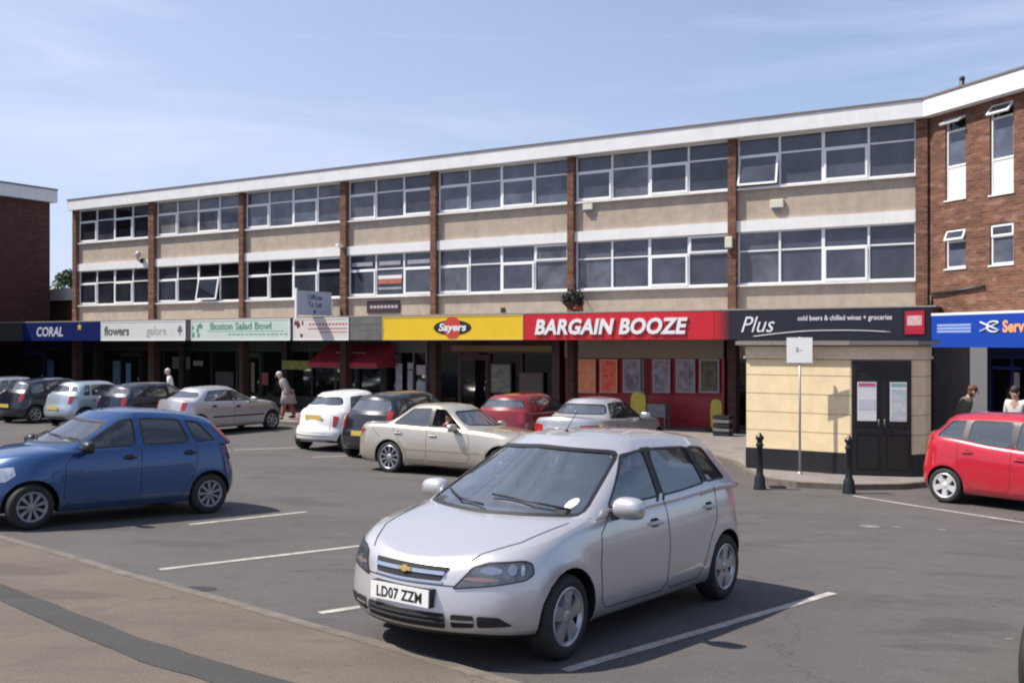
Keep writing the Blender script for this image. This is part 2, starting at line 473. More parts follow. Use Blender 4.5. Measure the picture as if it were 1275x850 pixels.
def make_wheel(root, x, y, r, rim, w, side, style, steer=0, rimmat=None):
    """style (spokes, spoke half width at hub, at lip)"""
    rimmat = rimmat or M_ALLOY
    M = TR(x, y, r)@Matrix.Rotation(steer, 4, 'Z')@Matrix.Rotation(R(90)*(-1 if side > 0 else 1), 4, 'X')   # local +z = outward
    t = MB(); hw = w/2
    t.lathe([(rim-.01, -hw+.01), (rim+.01, -hw), (r-.03, -hw-.004), (r-.008, -hw+.02), (r, -hw+.045), (r+.001, 0), (r, hw-.045), (r-.008, hw-.02), (r-.03, hw+.004), (rim+.012, hw), (rim-.002, hw-.012), (rim-.01, hw-.05)], 40, M)
    n, a, b = style
    q = MB()
    q.lathe([(rim+.002, hw-.004), (rim-.006, hw+.004), (rim-.02, hw-.002), (rim-.03, hw-.03)], 40, M)
    hub = rim*.26
    q.lathe([(0.0001, hw-.004), (hub*.5, hw-.004), (hub*.8, hw-.008), (hub, hw-.018), (hub, hw-.06)], 24, M)
    for k in range(n):
        Mk = M@Matrix.Rotation(2*math.pi*k/n+.3, 4, 'Z')
        r0, r1 = hub*.7, rim-.012
        vs = [(r0, -a, hw-.012), (r0, a, hw-.012), (r1, b, hw-.006), (r1, -b, hw-.006), (r0, -a*1.3, hw-.05), (r0, a*1.3, hw-.05), (r1, b*1.15, hw-.05), (r1, -b*1.15, hw-.05)]
        q.add([Mk@Vector(v) for v in vs], [(0, 1, 2, 3), (0, 4, 5, 1), (1, 5, 6, 2), (2, 6, 7, 3), (3, 7, 4, 0)])
    q.lathe([(rim-.005, hw-.045), (0.001, hw-.055)], 24, M, mi=1)
    q.lathe([(rim-.005, -hw+.02), (0.001, -hw+.03)], 24, M, mi=1)
    o = q.build('wheel', [rimmat, M_DARK], root)
    t.build('tyre', M_RUB, o)
def car(root, P):
    """P: parameter dict; local x runs nose -> tail, y>0 = driver's (right) side, z up, ground at 0"""
    L, W = P['L'], P['W']; paintm = P['paint']
    zs = curve(P['zs']); zr = curve(P['zr']); crown = P.get('crown', .07); rcrown = P.get('rcrown', .06)
    xfk = curve(P['nose']); xrk = curve([(k, L-d) for k, d in P['tail']])
    prof = curve(P.get('prof', [(0, .93), (.08, .972), (.25, .993), (.5, 1.0), (.72, .992), (.88, .968), (.96, .945), (1, .915)]))
    taper = curve(P.get('taper', [(0, .95), (.6, .99), (1.2, 1), (L-1.3, 1), (L-.5, .985), (L, .95)]))
    zb = P.get('zb', .2)
    r = P['r']; fx = P['fx']; rx = fx+P['wb']
    bf, rf, br, rr = P.get('plan', (.16, .3, .1, .22))
    nside = 46 if P.get('fine') else 30
    def ztop(x, y):
        ramp = min(1, max(0, (x-xfk(1))/P.get('rampl', .55))); ramp = 1-(1-ramp)**2
        return zs(x)+crown*(1-min(1, abs(y/W)**2.6))*ramp*P.get('crf', curve([(0, 1), (L, 1)]))(x)
    def zbot(x, y): return zb+max(0, x-L+.5)*.12+max(0, .35-x)*.05
    ks = [0, .02, .06, .12, .2, .28, .36, .44, .52, .6, .68, .75, .82, .88, .92, .95, .975, .99, 1.0]
    rings = []
    for k in ks:
        rg = []
        for (x, y) in plan(xfk(k), xrk(k), W*prof(k), bf, rf, br, rr, nside):
            y *= taper(x)
            zt = ztop(x, y); z = lerp(zbot(x, y), zt, k)
            fl = 0                                                   # arch flare and flank crease
            for wx in (fx, rx):
                d = math.hypot(x-wx, z-r)
                fl = max(fl, math.exp(-((d-(r+.06))/.05)**2)*.012 if y > W*.7 else 0)
            y += fl
            rg.append((x, y, z))
        rings.append(rg)
    low = shell(rings, ztop, zbot, 10)
    # greenhouse
    c0, c1 = P['ws']; t1, t0 = P['bl']                              # windscreen base/top x, backlight top/base x
    wb_, wr_ = P['gw']; gp = P.get('gplan', (.16, .13, .08, .13))
    def zroof(x, y): return zr(x)+rcrown*(1-min(1, (y/wr_)**2))
    gk = [0, .1, .2, .3, .4, .5, .6, .7, .78, .85, .9, .94, .97, .99, 1]
    def ghouse(ins):
        rg_ = []
        for k in gk:
            e = max(0, (k-.82)/.18)**2*.055
            kk = k
            w = lerp(wb_, wr_, k**1.12)-e-ins
            rg = []
            xf_ = lerp(c0, c1, k)+e*1.0+ins*1.6; xr_ = lerp(t0, t1, k**P.get('blp', 1))-e*.8-ins*1.3
            for (x, y) in plan(xf_, xr_, w, gp[0], gp[1], gp[2], gp[3], nside):
                if 'gtaper' in P: y *= P['gtaper'](x)
                b = ztop(x, y)-.05-(.05 if ins else 0)
                z = lerp(b, zroof(x, y)-ins, kk-.0)
                rg.append((x, y, z))
            rg_.append(rg)
        return shell(rg_, lambda x, y: zroof(x, y)-ins, lambda x, y: ztop(x, y)-.06-(.05 if ins else 0), 10)
    gh = ghouse(0)
    surf = Surf([low, gh]); slow = Surf([low]); sgh = Surf([gh])
    # wheel arches
    cut = MB()
    for wx in (fx, rx):
        for s in (-1, 1):
            M = TR(wx, s*(W+.02), r+.005)@Matrix.Rotation(R(90), 4, 'X')
            n = 32; poly = [(math.cos(2*math.pi*i/n)*(r+P.get('gap', .045)), math.sin(2*math.pi*i/n)*(r+P.get('gap', .045))) for i in range(n)]
            cut.prism(poly, -.27, .27, M)
    body = boolop(low, cut.mesh('c'))
    xin0, xin1 = c0+.12, t0-.1
    def cls(c, n, outer):
        if not outer: return 1
        if n.z < -.6: return 1
        if n.z > .5 and xin0+.1 < c.x < xin1 and abs(c.y) < wb_-.06 and sgh.bvh.ray_cast(c+Vector((0, 0, .02)), Vector((0, 0, 1)))[0] is not None: return 2
        if P.get('cladding') and c.z < P['cladding']: return 1
        return 0
    finish(body, slow, [paintm, M_BLACK, M_INT], cls)
    bo = link('body', body, [], root)
    # window openings in the cabin
    def bel(x): return zs(x)+P.get('bo', .035)
    def can(x): return zr(x)-P.get('co', .06)
    wins = []
    for (b0, b1, q0, q1) in P['wins']:
        n = 6; pl = [(lerp(b0, b1, i/n), bel(lerp(b0, b1, i/n))) for i in range(n+1)]+[(lerp(q1, q0, i/n), can(lerp(q1, q0, i/n))) for i in range(n+1)]
        wins.append(roundpoly(pl, P.get('wr', .035), 2))
    def nudge(me, d):
        for v in me.vertices: v.co += Vector(d)
        return me
    g2 = boolop(gh, nudge(ghouse(.035), (.0007, .0003, -.0005)))
    def tryop(a, mk):                         # the exact solver sometimes drops the shell on a tangent cut
        h0 = max(v.co.z for v in a.vertices); n0 = len(a.polygons)
        for d in ((0, 0, 0), (.0031, .0007, -.0023), (-.0047, -.0011, -.0041), (.0063, .0017, .0037), (0, .0023, -.011)):
            m_ = nudge(mk(), d); r_ = boolop(a, m_)
            if len(r_.polygons) > n0*.6 and abs(max(v.co.z for v in r_.vertices)-h0) < 1e-3: return r_
        print('CUT FAILED'); return a
    cm = MB()
    def prism_y(pl, y0, y1):
        n = len(pl); vs = [Vector((p[0], y0, p[1])) for p in pl]+[Vector((p[0], y1, p[1])) for p in pl]
        cm.add(vs, [tuple(range(n)), tuple(reversed(range(n, 2*n)))]+[(i, n+i, n+(i+1) % n, (i+1) % n) for i in range(n)])
    for pl in wins: prism_y(pl, -1.5, 1.5)
    g2 = tryop(g2, lambda: cm.mesh('c'))
    zc = ztop(c0, 0); zt_ = zr(c1)
    def wsw(z, x0, x1, za, zb_):
        t = (z-za)/(zb_-za); return lerp(wb_, wr_, t**1.12)
    f0, f1, fin = P.get('wsz', (.05, .09, .085))
    za, zb2 = zc+f0, zt_+rcrown-f1
    WS = [(-(wb_-fin-.03), za+.015), (0, za), (wb_-fin-.03, za+.015), (wr_-fin+.035, zb2-.03), (0, zb2), (-(wr_-fin+.035), zb2-.03)]
    WS = roundpoly(WS, .06, 3)
    cm = MB(); n = len(WS); xe = c1+.3
    vs = [Vector((c0-.5, p[0], p[1])) for p in WS]+[Vector((xe, p[0], p[1])) for p in WS]
    cm.add(vs, [tuple(range(n)), tuple(reversed(range(n, 2*n)))]+[(i, n+i, n+(i+1) % n, (i+1) % n) for i in range(n)])
    g2 = tryop(g2, lambda cm=cm: cm.mesh('c'))
    h0, h1, hin = P.get('blz', (.04, .1, .1))
    ya = ztop(t0, 0)+h0; yb = zr(t1)+rcrown-h1
    BL = [(-(wb_-hin-.03), ya), (wb_-hin-.03, ya), (wr_-hin+.05, yb-.02), (0, yb), (-(wr_-hin+.05), yb-.02)]
    BL = roundpoly(BL, P.get('blr', .06), 3)
    cm = MB(); n = len(BL); xe = t1-.3
    vs = [Vector((xe, p[0], p[1])) for p in BL]+[Vector((L+.5, p[0], p[1])) for p in BL]
    cm.add(vs, [tuple(range(n)), tuple(reversed(range(n, 2*n)))]+[(i, n+i, n+(i+1) % n, (i+1) % n) for i in range(n)])
    g2 = tryop(g2, lambda cm=cm: cm.mesh('c'))
    bx = P.get('pillars', [])
    def cls2(c, n, outer):
        if not outer: return 2
        for (p0, p1) in bx:
            if p0 < c.x < p1 and abs(n.y) > .6 and bel(c.x)-.01 < c.z < can(c.x)+.005: return 1
        return P.get('roofslot', 0) if c.z > zr(c.x)-.02 else 0
    finish(g2, sgh, [paintm, M_BLACK, M_INT, M_BLACK], cls2)
    link('cabin', g2, [], root)
    # panes
    gl = P.get('glass', M_CGL)
    for s in (-1, 1):
        for i, pl in enumerate(wins):
            if i in P.get('open', ()) and s > 0: continue
            o = patch(sgh, pl, **sidefr(s), off=-.006, thick=.004, g=.08).build('side_window', gl, root, recalc=False)
            edge = []
            pass
            ringpatch(sgh, pl, .016, **sidefr(s), off=.002, thick=.006, g=.06).build('window_seal', M_BLACK, o, recalc=False)
    wso = patch(sgh, WS, **FRONT, off=-.006, thick=.004, g=.08).build('windscreen', P.get('wglass', M_WSC), root, recalc=False)
    ringpatch(sgh, WS, .022, **FRONT, off=.0015, thick=.006, g=.06).build('window_seal', M_BLACK, wso, recalc=False)
    blo = patch(sgh, BL, **REAR(L), off=-.006, thick=.004, g=.08).build('rear_window', P.get('rglass', M_WSC), root, recalc=False)
    ringpatch(sgh, BL, .022, **REAR(L), off=.0015, thick=.006, g=.06).build('window_seal', M_BLACK, blo, recalc=False)
    # seams
    sm = []
    for pl in P.get('seams', []):
        for s in (-1, 1): sm.append(patch(surf, stripe(pl, .007), **sidefr(s), off=.002, thick=.005, g=.04))
    for pl in P.get('topseams', []):
        sm.append(patch(surf, stripe(pl, .007), **TOP, off=.003, thick=.006, g=.025))
    for pl in P.get('rearseams', []):
        sm.append(patch(surf, stripe(pl, .007), **REAR(L), off=.0012, thick=.003, g=.06))
    for pl in P.get('frontseams', []):
        sm.append(patch(surf, stripe(pl, .007), **FRONT, off=.003, thick=.006, g=.025))
    if sm: merge(sm).build('panel_gaps', M_DARK, root, recalc=False)
    # handles
    for (hx, hz) in P.get('handles', []):
        for s in (-1, 1):
            h = surf.cast((hx, s*2, hz), (0, -s, 0))
            if h:
                b = MB(); y = h[0].y
                b.box(hx-.09, hx+.09, y-.012*s, y+.03*s, hz-.014, hz+.016)
                b.build('door_handle', P.get('handmat', paintm), root, bevel=.008)
                patch(surf, roundpoly([(hx-.07, hz-.03), (hx+.05, hz-.03), (hx+.05, hz+.035), (hx-.07, hz+.035)], .02), **sidefr(s), off=.001, thick=.003).build('handle_recess', M_DARK, root, recalc=False)
    for (pl, m) in P.get('sidepatch', []):
        for s in (-1, 1): patch(surf, pl, **sidefr(s), off=.008, thick=.012).build('side_moulding', m, root, recalc=False)
    # mirrors
    mx, mz = P['mirror']
    for s in (-1, 1):
        h = surf.cast((mx, s*2, mz-.02), (0, -s, 0)); y = abs(h[0].y) if h else W*.9
        k = MB()
        prof_m = [(-.075, .0), (-.07, .05), (-.035, .075), (.03, .078), (.045, .06), (.045, -.045), (.02, -.062), (-.05, -.055)]
        rings_ = []
        for yy, sc in ((.02, .7), (.04, 1.05), (.08, 1.25), (.16, 1.25), (.22, 1.1), (.25, .8), (.258, .4)):
            rings_.append([Vector((mx+px*sc, s*(y+yy), mz+.03+pz*sc)) for px, pz in prof_m])
        vs = [v for rg in rings_ for v in rg]; n = 8
        fs = [(i*n+j, i*n+(j+1) % n, (i+1)*n+(j+1) % n, (i+1)*n+j) for i in range(len(rings_)-1) for j in range(n)]+[tuple(range(n)), tuple(range((len(rings_)-1)*n, len(rings_)*n))]
        k.add(vs, fs, True)
        me = k.mesh('mirror')
        o = link('door_mirror', me, P.get('mirmat', paintm), root)
        md = o.modifiers.new('s', 'SUBSURF'); md.levels = 1; md.render_levels = 1
        st = MB(); st.box(mx-.035, mx+.03, s*(y-.03), s*(y+.05), mz-.05, mz+.02); st.build('mirror_stalk', M_BLACK, o, bevel=.008)
        gm = MB(); gm.box(mx+.044, mx+.048, s*(y+.06), s*(y+.225), mz-.02, mz+.095); gm.build('mirror_glass', M_MIR, o)
    # wheels
    st = P.get('style', (7, .018, .03)); rim = P.get('rim', r*.66)
    for (wx, stc) in ((fx, P.get('steer', 0)), (rx, 0)):
        for s in (-1, 1): make_wheel(root, wx, s*(W-.105), r, rim, .185, s, st, stc, P.get('rimmat'))
    # lamps etc
    def lp(name, pl, mt, fr, off=.004, parent=None, g=.04):
        return patch(surf, pl, **fr, off=off+.003, thick=.016, g=g if not P.get('fine') else .022).build(name, mt, parent or root, recalc=False)
    for s in (-1, 1):
        if 'head' in P:
            fr = diagfr(s, P.get('hang', .6))
            o = lp('headlight', roundpoly(P['head'], .018), P.get('headmat', M_LENS), fr)
            if P.get('fine'):
                ringpatch(surf, roundpoly(P['head'], .018), .009, **fr, off=.009, thick=.012, g=.022).build('lens_rim', M_BLACK, o, recalc=False)
            for (cx, cy, rx_, ry_, m) in P.get('headin', []):
                lp('reflector' if m is not M_AMB else 'indicator', [(cx+rx_*math.cos(t*math.pi/8), cy+ry_*math.sin(t*math.pi/8)) for t in range(16)], m, fr, .006, o, .03)
        if 'tailp' in P:
            fr = diagfr(s, P.get('tang', .5), L)
            lp('tail_light', roundpoly(P['tailp'], .03), M_RED, fr, .006)
    for (nm, pl, m, off) in P.get('frontp', []): lp(nm, pl, m, FRONT, off)
    for (nm, pl, m, off) in P.get('rearp', []): lp(nm, pl, m, REAR(L), off)
    # plates
    if 'fplate' in P:
        h = surf.cast((-2, 0, P['fplate']), (1, 0, 0)); x = h[0].x
        b = MB(); b.box(x-.028, x-.018, -.26, .26, P['fplate']-.056, P['fplate']+.056)
        o = b.build('number_plate', M_PW, root)
        b = MB(); b.box(x-.0175, x+.04, -.262, .262, P['fplate']-.06, P['fplate']+.06); b.build('plate_mount', M_BLACK, o)
        if P.get('reg'):
            text(o, P['reg'], .098, TR(x-.029, 0, P['fplate']-.036)@Matrix.Rotation(R(-90), 4, 'Z'), M_BLACK, 'plate_lettering', align='CENTER', offset=.0022, extrude=.001, sx=.88, space=1.06)
    if 'rplate' in P:
        h = surf.cast((L+2, 0, P['rplate']), (-1, 0, 0)); x = h[0].x
        b = MB(); b.box(x+.004, x+.014, -.26, .26, P['rplate']-.056, P['rplate']+.056); b.build('number_plate', M_PY, root)
    # cabin fittings
    zi = zs(c0+.6)
    for sx, sw in ((P.get('seatx', c0+1.15), .22), ):
        for s in (-1, 1):
            b = MB(); M = TR(sx, s*.36, zs(sx)-.06)@Matrix.Rotation(.25, 4, 'Y')
            b.box(-.06, .06, -.23, .23, -.1, .22, M); o = b.build('front_seat', M_SEAT, root, bevel=.04)
            b = MB(); b.box(-.045, .05, -.13, .13, .26, .42, M); b.box(-.01, .01, -.06, -.045, .2, .3, M); b.box(-.01, .01, .045, .06, .2, .3, M); b.build('headrest', M_SEAT, o, bevel=.03)
    sx = P.get('rseatx', min(sx+.95, t0-.35))
    b = MB(); b.box(sx-.06, sx+.06, -.6, .6, zs(sx)-.1, zs(sx)+.12); o = b.build('rear_seat', M_SEAT, root, bevel=.04)
    for s in (-1, 1):
        b = MB(); b.box(sx-.04, sx+.05, s*.34-.11, s*.34+.11, zs(sx)+.13, zs(sx)+.24); b.build('headrest', M_SEAT, o, bevel=.03)
    b = MB(); cx_ = c0+.72; Mw = TR(cx_, .36, zs(cx_)+.05)@Matrix.Rotation(R(-62), 4, 'Y')
    ring = [(math.cos(t*math.pi/10)*.185, math.sin(t*math.pi/10)*.185, 0) for t in range(21)]
    b.tube([Mw@Vector(p) for p in ring], .014, 6); b.tube([Mw@Vector((-.17, 0, 0)), Mw@Vector((.17, 0, 0))], .02, 6)
    b.tube([Mw@Vector((0, 0, 0)), Mw@Vector((0, 0, -.25))], .025, 6)
    b.build('steering_wheel', M_BLACK, root)
    b = MB(); b.box(c0+.28, c0+.55, -.62, .62, zs(c0+.3)-.02, zs(c0+.5)+.05); b.build('dashboard', M_INT, root, bevel=.03)
    if P.get('fine') or P.get('wipers'):
        for (pts) in ([(-.62, za+.035), (-.35, za+.07), (0.02, za+.10)], [(0.02, za+.03), (.3, za+.05), (.58, za+.09)]):
            q = []
            for (yy, z_) in pts:
                h = sgh.cast((-2, yy, z_), (1, 0, 0)); 
                if h: q.append(h[0]+h[1]*.018)
            b = MB(); b.tube(q, .009, 5)
            b.build('wiper', M_BLACK, wso)
        mm = MB(); hx = c1+.06; mm.box(hx-.02, hx+.02, -.12, .12, zr(c1)-.06, zr(c1)+.005); mm.build('rear_view_mirror', M_BLACK, root, bevel=.01)
    if P.get('taxdisc'):
        ty, tz = P['taxdisc']; tz += za
        patch(sgh, [(ty+.034*math.cos(t*math.pi/8), tz+.034*math.sin(t*math.pi/8)) for t in range(16)], **FRONT, off=-.002, thick=.003, g=.03).build('tax_disc', M_PW, wso, recalc=False)
    if P.get('aerial'):
        ax = P['aerial']; z = zroof(ax, 0)
        b = MB(); b.lathe([(.001, .02), (.014, .016), (.02, 0)], 10, TR(ax, 0, z)); b.tube([(ax, 0, z+.01), (ax+.17, 0, z+.17)], .0035, 5); b.build('aerial', M_BLACK, root)
    P['_surf'] = surf; P['_sgh'] = sgh
    return surf
def place(root, x, y, hx, hy, ref):
    """nose-to-tail local x; put local point ref=(lx,ly) on world (x,y), heading (hx,hy)"""
    l = math.hypot(hx, hy); hx /= l; hy /= l
    a = math.atan2(-hy, -hx); c, s = math.cos(a), math.sin(a)
    X = x-(c*ref[0]-s*ref[1]); Y = y-(s*ref[0]+c*ref[1])
    # pitch with the fall of the ground
    mx, my = X+c*1.9, Y+s*1.9
    e = .8
    fz = gz(mx-c*e, my-s*e); rz_ = gz(mx+c*e, my+s*e); lz = gz(mx-s*e, my+c*e); rz2 = gz(mx+s*e, my-c*e)
    pitch = -math.atan2(rz_-fz, 2*e); roll = math.atan2(lz-rz2, 2*e)
    z = gz(mx, my)-1.9*(rz_-fz)/(2*e)
    root.location = (X, Y, z); root.rotation_euler = (roll, pitch, a)
def seam_door(x0, x1, zlo, bel, bow=.0):
    return [(x0, bel), (x0-bow, (bel+zlo)/2), (x0, zlo+.08), (x0+.05, zlo), (x1-.05, zlo), (x1, zlo+.08), (x1, bel)]
def base(**k): return dict(k)
def silver_hatch():
    return dict(L=3.88, W=.84, fine=True, paint=paint('paint_silver', (.56, .545, .55), .55, .3),
        zs=[(0, .635), (.12, .685), (.45, .765), (.85, .850), (1.1, .895), (1.4, .92), (2.4, .955), (3.3, 1.01), (3.88, 1.0)],
        zr=[(1.2, 1.30), (1.75, 1.365), (2.2, 1.41), (2.9, 1.40), (3.5, 1.345), (3.8, 1.30)], crown=.055, rampl=.9, rcrown=.075,
        crf=curve([(0, .6), (.5, 1), (1.2, .9), (3.88, .5)]),
        taper=[(0, .97), (.5, 1), (1.2, 1), (2.6, 1), (3.4, .985), (3.88, .95)],
        nose=[(0, .06), (.1, .02), (.25, 0), (.45, .01), (.6, .02), (.75, .035), (.9, .065), (1, .12)],
        tail=[(0, .08), (.15, .02), (.35, 0), (.5, .02), (.62, .08), (.8, .11), (1, .15)],
        plan=(.15, .27, .1, .2), r=.288, fx=.78, wb=2.48, zb=.2, gap=.04,
        ws=(.76, 1.70), bl=(3.5, 3.76), gw=(.80, .58), gplan=(.2, .09, .08, .12), wsz=(.03, .07, .06),
        wins=[(1.36, 2.12, 1.84, 2.13), (2.2, 2.93, 2.2, 2.86), (3.0, 3.34, 2.93, 3.16)],
        pillars=[(2.08, 2.26), (2.83, 3.02)], bo=.045, co=.065,
        seams=[[(1.36, .93), (1.20, .80), (1.17, .6), (1.2, .34), (1.27, .27), (2.1, .26), (2.18, .32), (2.2, .6), (2.18, .97)],
               [(2.2, .3), (2.26, .26), (2.72, .27), (2.83, .36), (2.93, .56), (3.06, .72), (3.08, 1.0)]],
        frontseams=[[(-.66, .56), (-.40, .535), (0, .53), (.40, .535), (.66, .56)]],
        topseams=[[(.2, -.44), (.5, -.62), (.95, -.70)], [(.2, .44), (.5, .62), (.95, .70)]],
        handles=[(1.98, .80), (2.93, .845)], mirror=(1.40, .93), style=(5, .035, .055), rim=.2, steer=.06,
        head=[(.37, .52), (.62, .55), (.84, .585), (.89, .62), (.875, .685), (.82, .70), (.60, .685), (.50, .655)], hang=.55,
        headin=[(.62, .640, .075, .024, M_REFL), (.755, .648, .03, .033, M_REFL), (.82, .645, .012, .034, M_CLR), (.56, .585, .12, .013, M_AMB)],
        headmat=M_LENS, aerial=1.95, taxdisc=(-.58, .085),
        frontp=[('grille', roundpoly([(-.30, .605), (-.28, .555), (.28, .555), (.30, .605), (.33, .645), (-.33, .645)], .02), M_DARK, .005),
                ('grille_bar', roundpoly([(-.30, .592), (.30, .592), (.305, .614), (-.305, .614)], .005), M_CHROME, .014),
                ('grille_trim', stripe([(-.30, .552), (0, .548), (.30, .552)], .010), M_CHROME, .01),
                ('emblem', [(-.055, .592), (-.018, .592), (-.02, .584), (.016, .584), (.018, .592), (.05, .592), (.055, .613), (.018, .613), (.02, .621), (-.016, .621), (-.018, .613), (-.05, .613)], M_GOLD, .022),
                ('lower_grille', roundpoly([(-.34, .265), (.34, .265), (.34, .36), (-.34, .36)], .02), M_DARK, .003),
                ('lower_grille_bar', [(-.34, .30), (.34, .30), (.34, .309), (-.34, .309)], M_INT, .01),
                ('lower_grille_bar', [(-.34, .33), (.34, .33), (.34, .339), (-.34, .339)], M_INT, .01),
                ('side_intake', roundpoly([(.38, .275), (.52, .285), (.52, .36), (.38, .36)], .015), M_DARK, .003),
                ('side_intake', roundpoly([(-.38, .275), (-.52, .285), (-.52, .36), (-.38, .36)], .015), M_DARK, .003),
                ('fog_recess', roundpoly([(.54, .285), (.72, .30), (.66, .355), (.54, .36)], .015), M_BLACK, .003),
                ('fog_recess', roundpoly([(-.54, .285), (-.72, .30), (-.66, .355), (-.54, .36)], .015), M_BLACK, .003),
                ('intake_bar', [(.38, .315), (.52, .318), (.52, .328), (.38, .325)], M_ALLOY, .01), ('intake_bar', [(-.38, .315), (-.52, .318), (-.52, .328), (-.38, .325)], M_ALLOY, .01)],
        tailp=[(.52, .75), (.74, .78), (.80, 1.0), (.66, 1.0), (.55, .9)], tang=.55,
        fplate=.45, rplate=.72, reg='LD07 ZZM')
def blue_hatch():
    return dict(L=3.84, W=.83, glass=M_CGD, paint=paint('paint_blue', (.014, .062, .18), .4, .3),
        zs=[(0, .60), (.15, .70), (.6, .84), (1.0, .92), (1.6, .95), (2.6, .98), (3.84, 1.02)],
        zr=[(1.2, 1.25), (1.8, 1.37), (2.3, 1.425), (2.8, 1.405), (3.2, 1.35), (3.6, 1.26)], crown=.09, rcrown=.07,
        nose=[(0, .06), (.2, 0), (.45, .02), (.65, .06), (.85, .13), (1, .22)], tail=[(0, .06), (.2, 0), (.4, .01), (.6, .05), (1, .15)],
        plan=(.22, .34, .1, .2), r=.285, fx=.80, wb=2.46, zb=.2,
        ws=(.88, 1.80), bl=(3.52, 3.74), gw=(.76, .56), gplan=(.18, .11, .08, .12),
        wins=[(1.38, 2.16, 1.98, 2.16), (2.27, 2.96, 2.27, 2.84), (3.05, 3.36, 2.94, 3.14)], wr=.075, bo=.04, co=.065,
        pillars=[], seams=[[(1.34, .96), (1.2, .8), (1.18, .4), (1.25, .28), (2.12, .27), (2.21, .34), (2.22, 1.0)], [(2.24, .28), (2.78, .28), (2.95, .5), (3.04, .72), (3.05, 1.02)]],
        handles=[(2.05, .85), (2.93, .88)], handmat=M_BLACK, mirror=(1.44, .97), mirmat=M_BLACK, style=(9, .012, .022), rim=.19, rimmat=mat('shaded_wheel_trim', (.26, .27, .28), .5, .4, noise_amt=.2),  # rims on the shaded side: the shade is put into the trim colour
        head=[(.40, .56), (.86, .6), (.95, .68), (.9, .78), (.6, .74), (.45, .68)], hang=.6, headmat=M_CLR,
        tailp=[(.58, .76), (.70, .76), (.78, 1.25), (.68, 1.25)], tang=.7, aerial=2.0, wipers=True,
        frontp=[('grille', roundpoly([(-.35, .3), (.35, .3), (.4, .42), (-.4, .42)], .02), M_BLACK, .003)], rplate=.6)
def gold_saloon():
    pm = paint('paint_gold', (.50, .45, .37), .6, .3)
    return dict(L=4.5, W=.87, paint=pm,
        zs=[(0, .60), (.15, .67), (.6, .80), (1.2, .88), (1.7, .91), (2.8, .935), (3.6, .955), (4.5, .93)],
        zr=[(1.6, 1.25), (2.1, 1.33), (2.6, 1.37), (3.1, 1.345), (3.6, 1.24)], crown=.07, rcrown=.06, crf=curve([(0, 1), (3.4, 1), (4.5, .6)]),
        nose=[(0, .06), (.2, 0), (.5, .01), (.7, .06), (1, .16)], tail=[(0, .06), (.2, 0), (.5, .01), (.75, .04), (.9, .05), (1, .09)],
        plan=(.2, .3, .1, .24), r=.315, fx=.86, wb=2.62, zb=.2,
        ws=(1.32, 2.10), bl=(3.28, 3.98), gw=(.76, .55), gplan=(.16, .11, .1, .12), blp=.85,
        wins=[(1.80, 2.52, 2.30, 2.53), (2.62, 3.48, 2.61, 3.08)], wr=.05, bo=.035, co=.05, open=(0,),
        pillars=[(2.5, 2.63)], seams=[[(1.74, .92), (1.58, .8), (1.56, .4), (1.62, .3), (2.5, .29), (2.57, .36), (2.575, .94)], [(2.6, .3), (3.02, .3), (3.1, .5), (3.25, .68), (3.45, .96)], [(3.72, .72), (3.9, .86), (3.95, .95)]],
        sidepatch=[(roundpoly([(1.18, .50), (3.10, .50), (3.10, .545), (1.18, .545)], .01), paint('paint_gold', (.5, .43, .31)))],
        handles=[(2.42, .79), (3.26, .81)], mirror=(1.92, .93), style=(10, .012, .016), rim=.235,
        head=[(.40, .58), (.86, .6), (.92, .68), (.86, .74), (.45, .72)], hang=.45, headmat=M_CLR,
        tailp=[(.46, .68), (.74, .70), (.92, .86), (.5, .86)], tang=.4, fplate=.42, rplate=.7)
def silver_saloon():
    return dict(L=4.45, W=.87, paint=paint('paint_pale_silver', (.50, .50, .51), .6, .3),
        zs=[(0, .60), (.15, .67), (.6, .80), (1.2, .88), (1.7, .92), (2.8, .95), (3.6, .985), (4.45, .99)],
        zr=[(1.5, 1.26), (2.0, 1.34), (2.5, 1.385), (3.0, 1.375), (3.6, 1.29)], crown=.08, rcrown=.06,
        nose=[(0, .06), (.2, 0), (.5, .01), (.7, .06), (1, .16)], tail=[(0, .06), (.2, 0), (.5, .01), (.75, .05), (.92, .07), (1, .11)],
        plan=(.2, .3, .12, .28), r=.31, fx=.86, wb=2.62, zb=.2,
        ws=(1.20, 2.02), bl=(3.2, 3.86), gw=(.77, .55), gplan=(.16, .11, .12, .16), blp=.8,
        wins=[(1.72, 2.42, 2.22, 2.45), (2.52, 3.34, 2.53, 3.06)], wr=.12, bo=.035, co=.05,
        pillars=[(2.4, 2.55)], seams=[[(2.5, .3), (2.5, .96)]],
        handles=[(2.34, .8), (3.18, .84)], mirror=(1.86, .95), style=(7, .02, .03), rim=.22,
        tailp=[(.44, .72), (.70, .72), (.92, .80), (.90, .91), (.48, .91)], tang=.45, fplate=.42, rplate=.76,
        rearp=[('boot_trim', [(-.32, .83), (.32, .83), (.32, .85), (-.32, .85)], M_CHROME, .008), ('bumper_slot', [(-.5, .28), (.5, .28), (.5, .34), (-.5, .34)], M_BLACK, .004)],
        rearseams=[[(-.62, .98), (-.5, .6), (-.46, .55), (.46, .55), (.5, .6), (.62, .98)]])
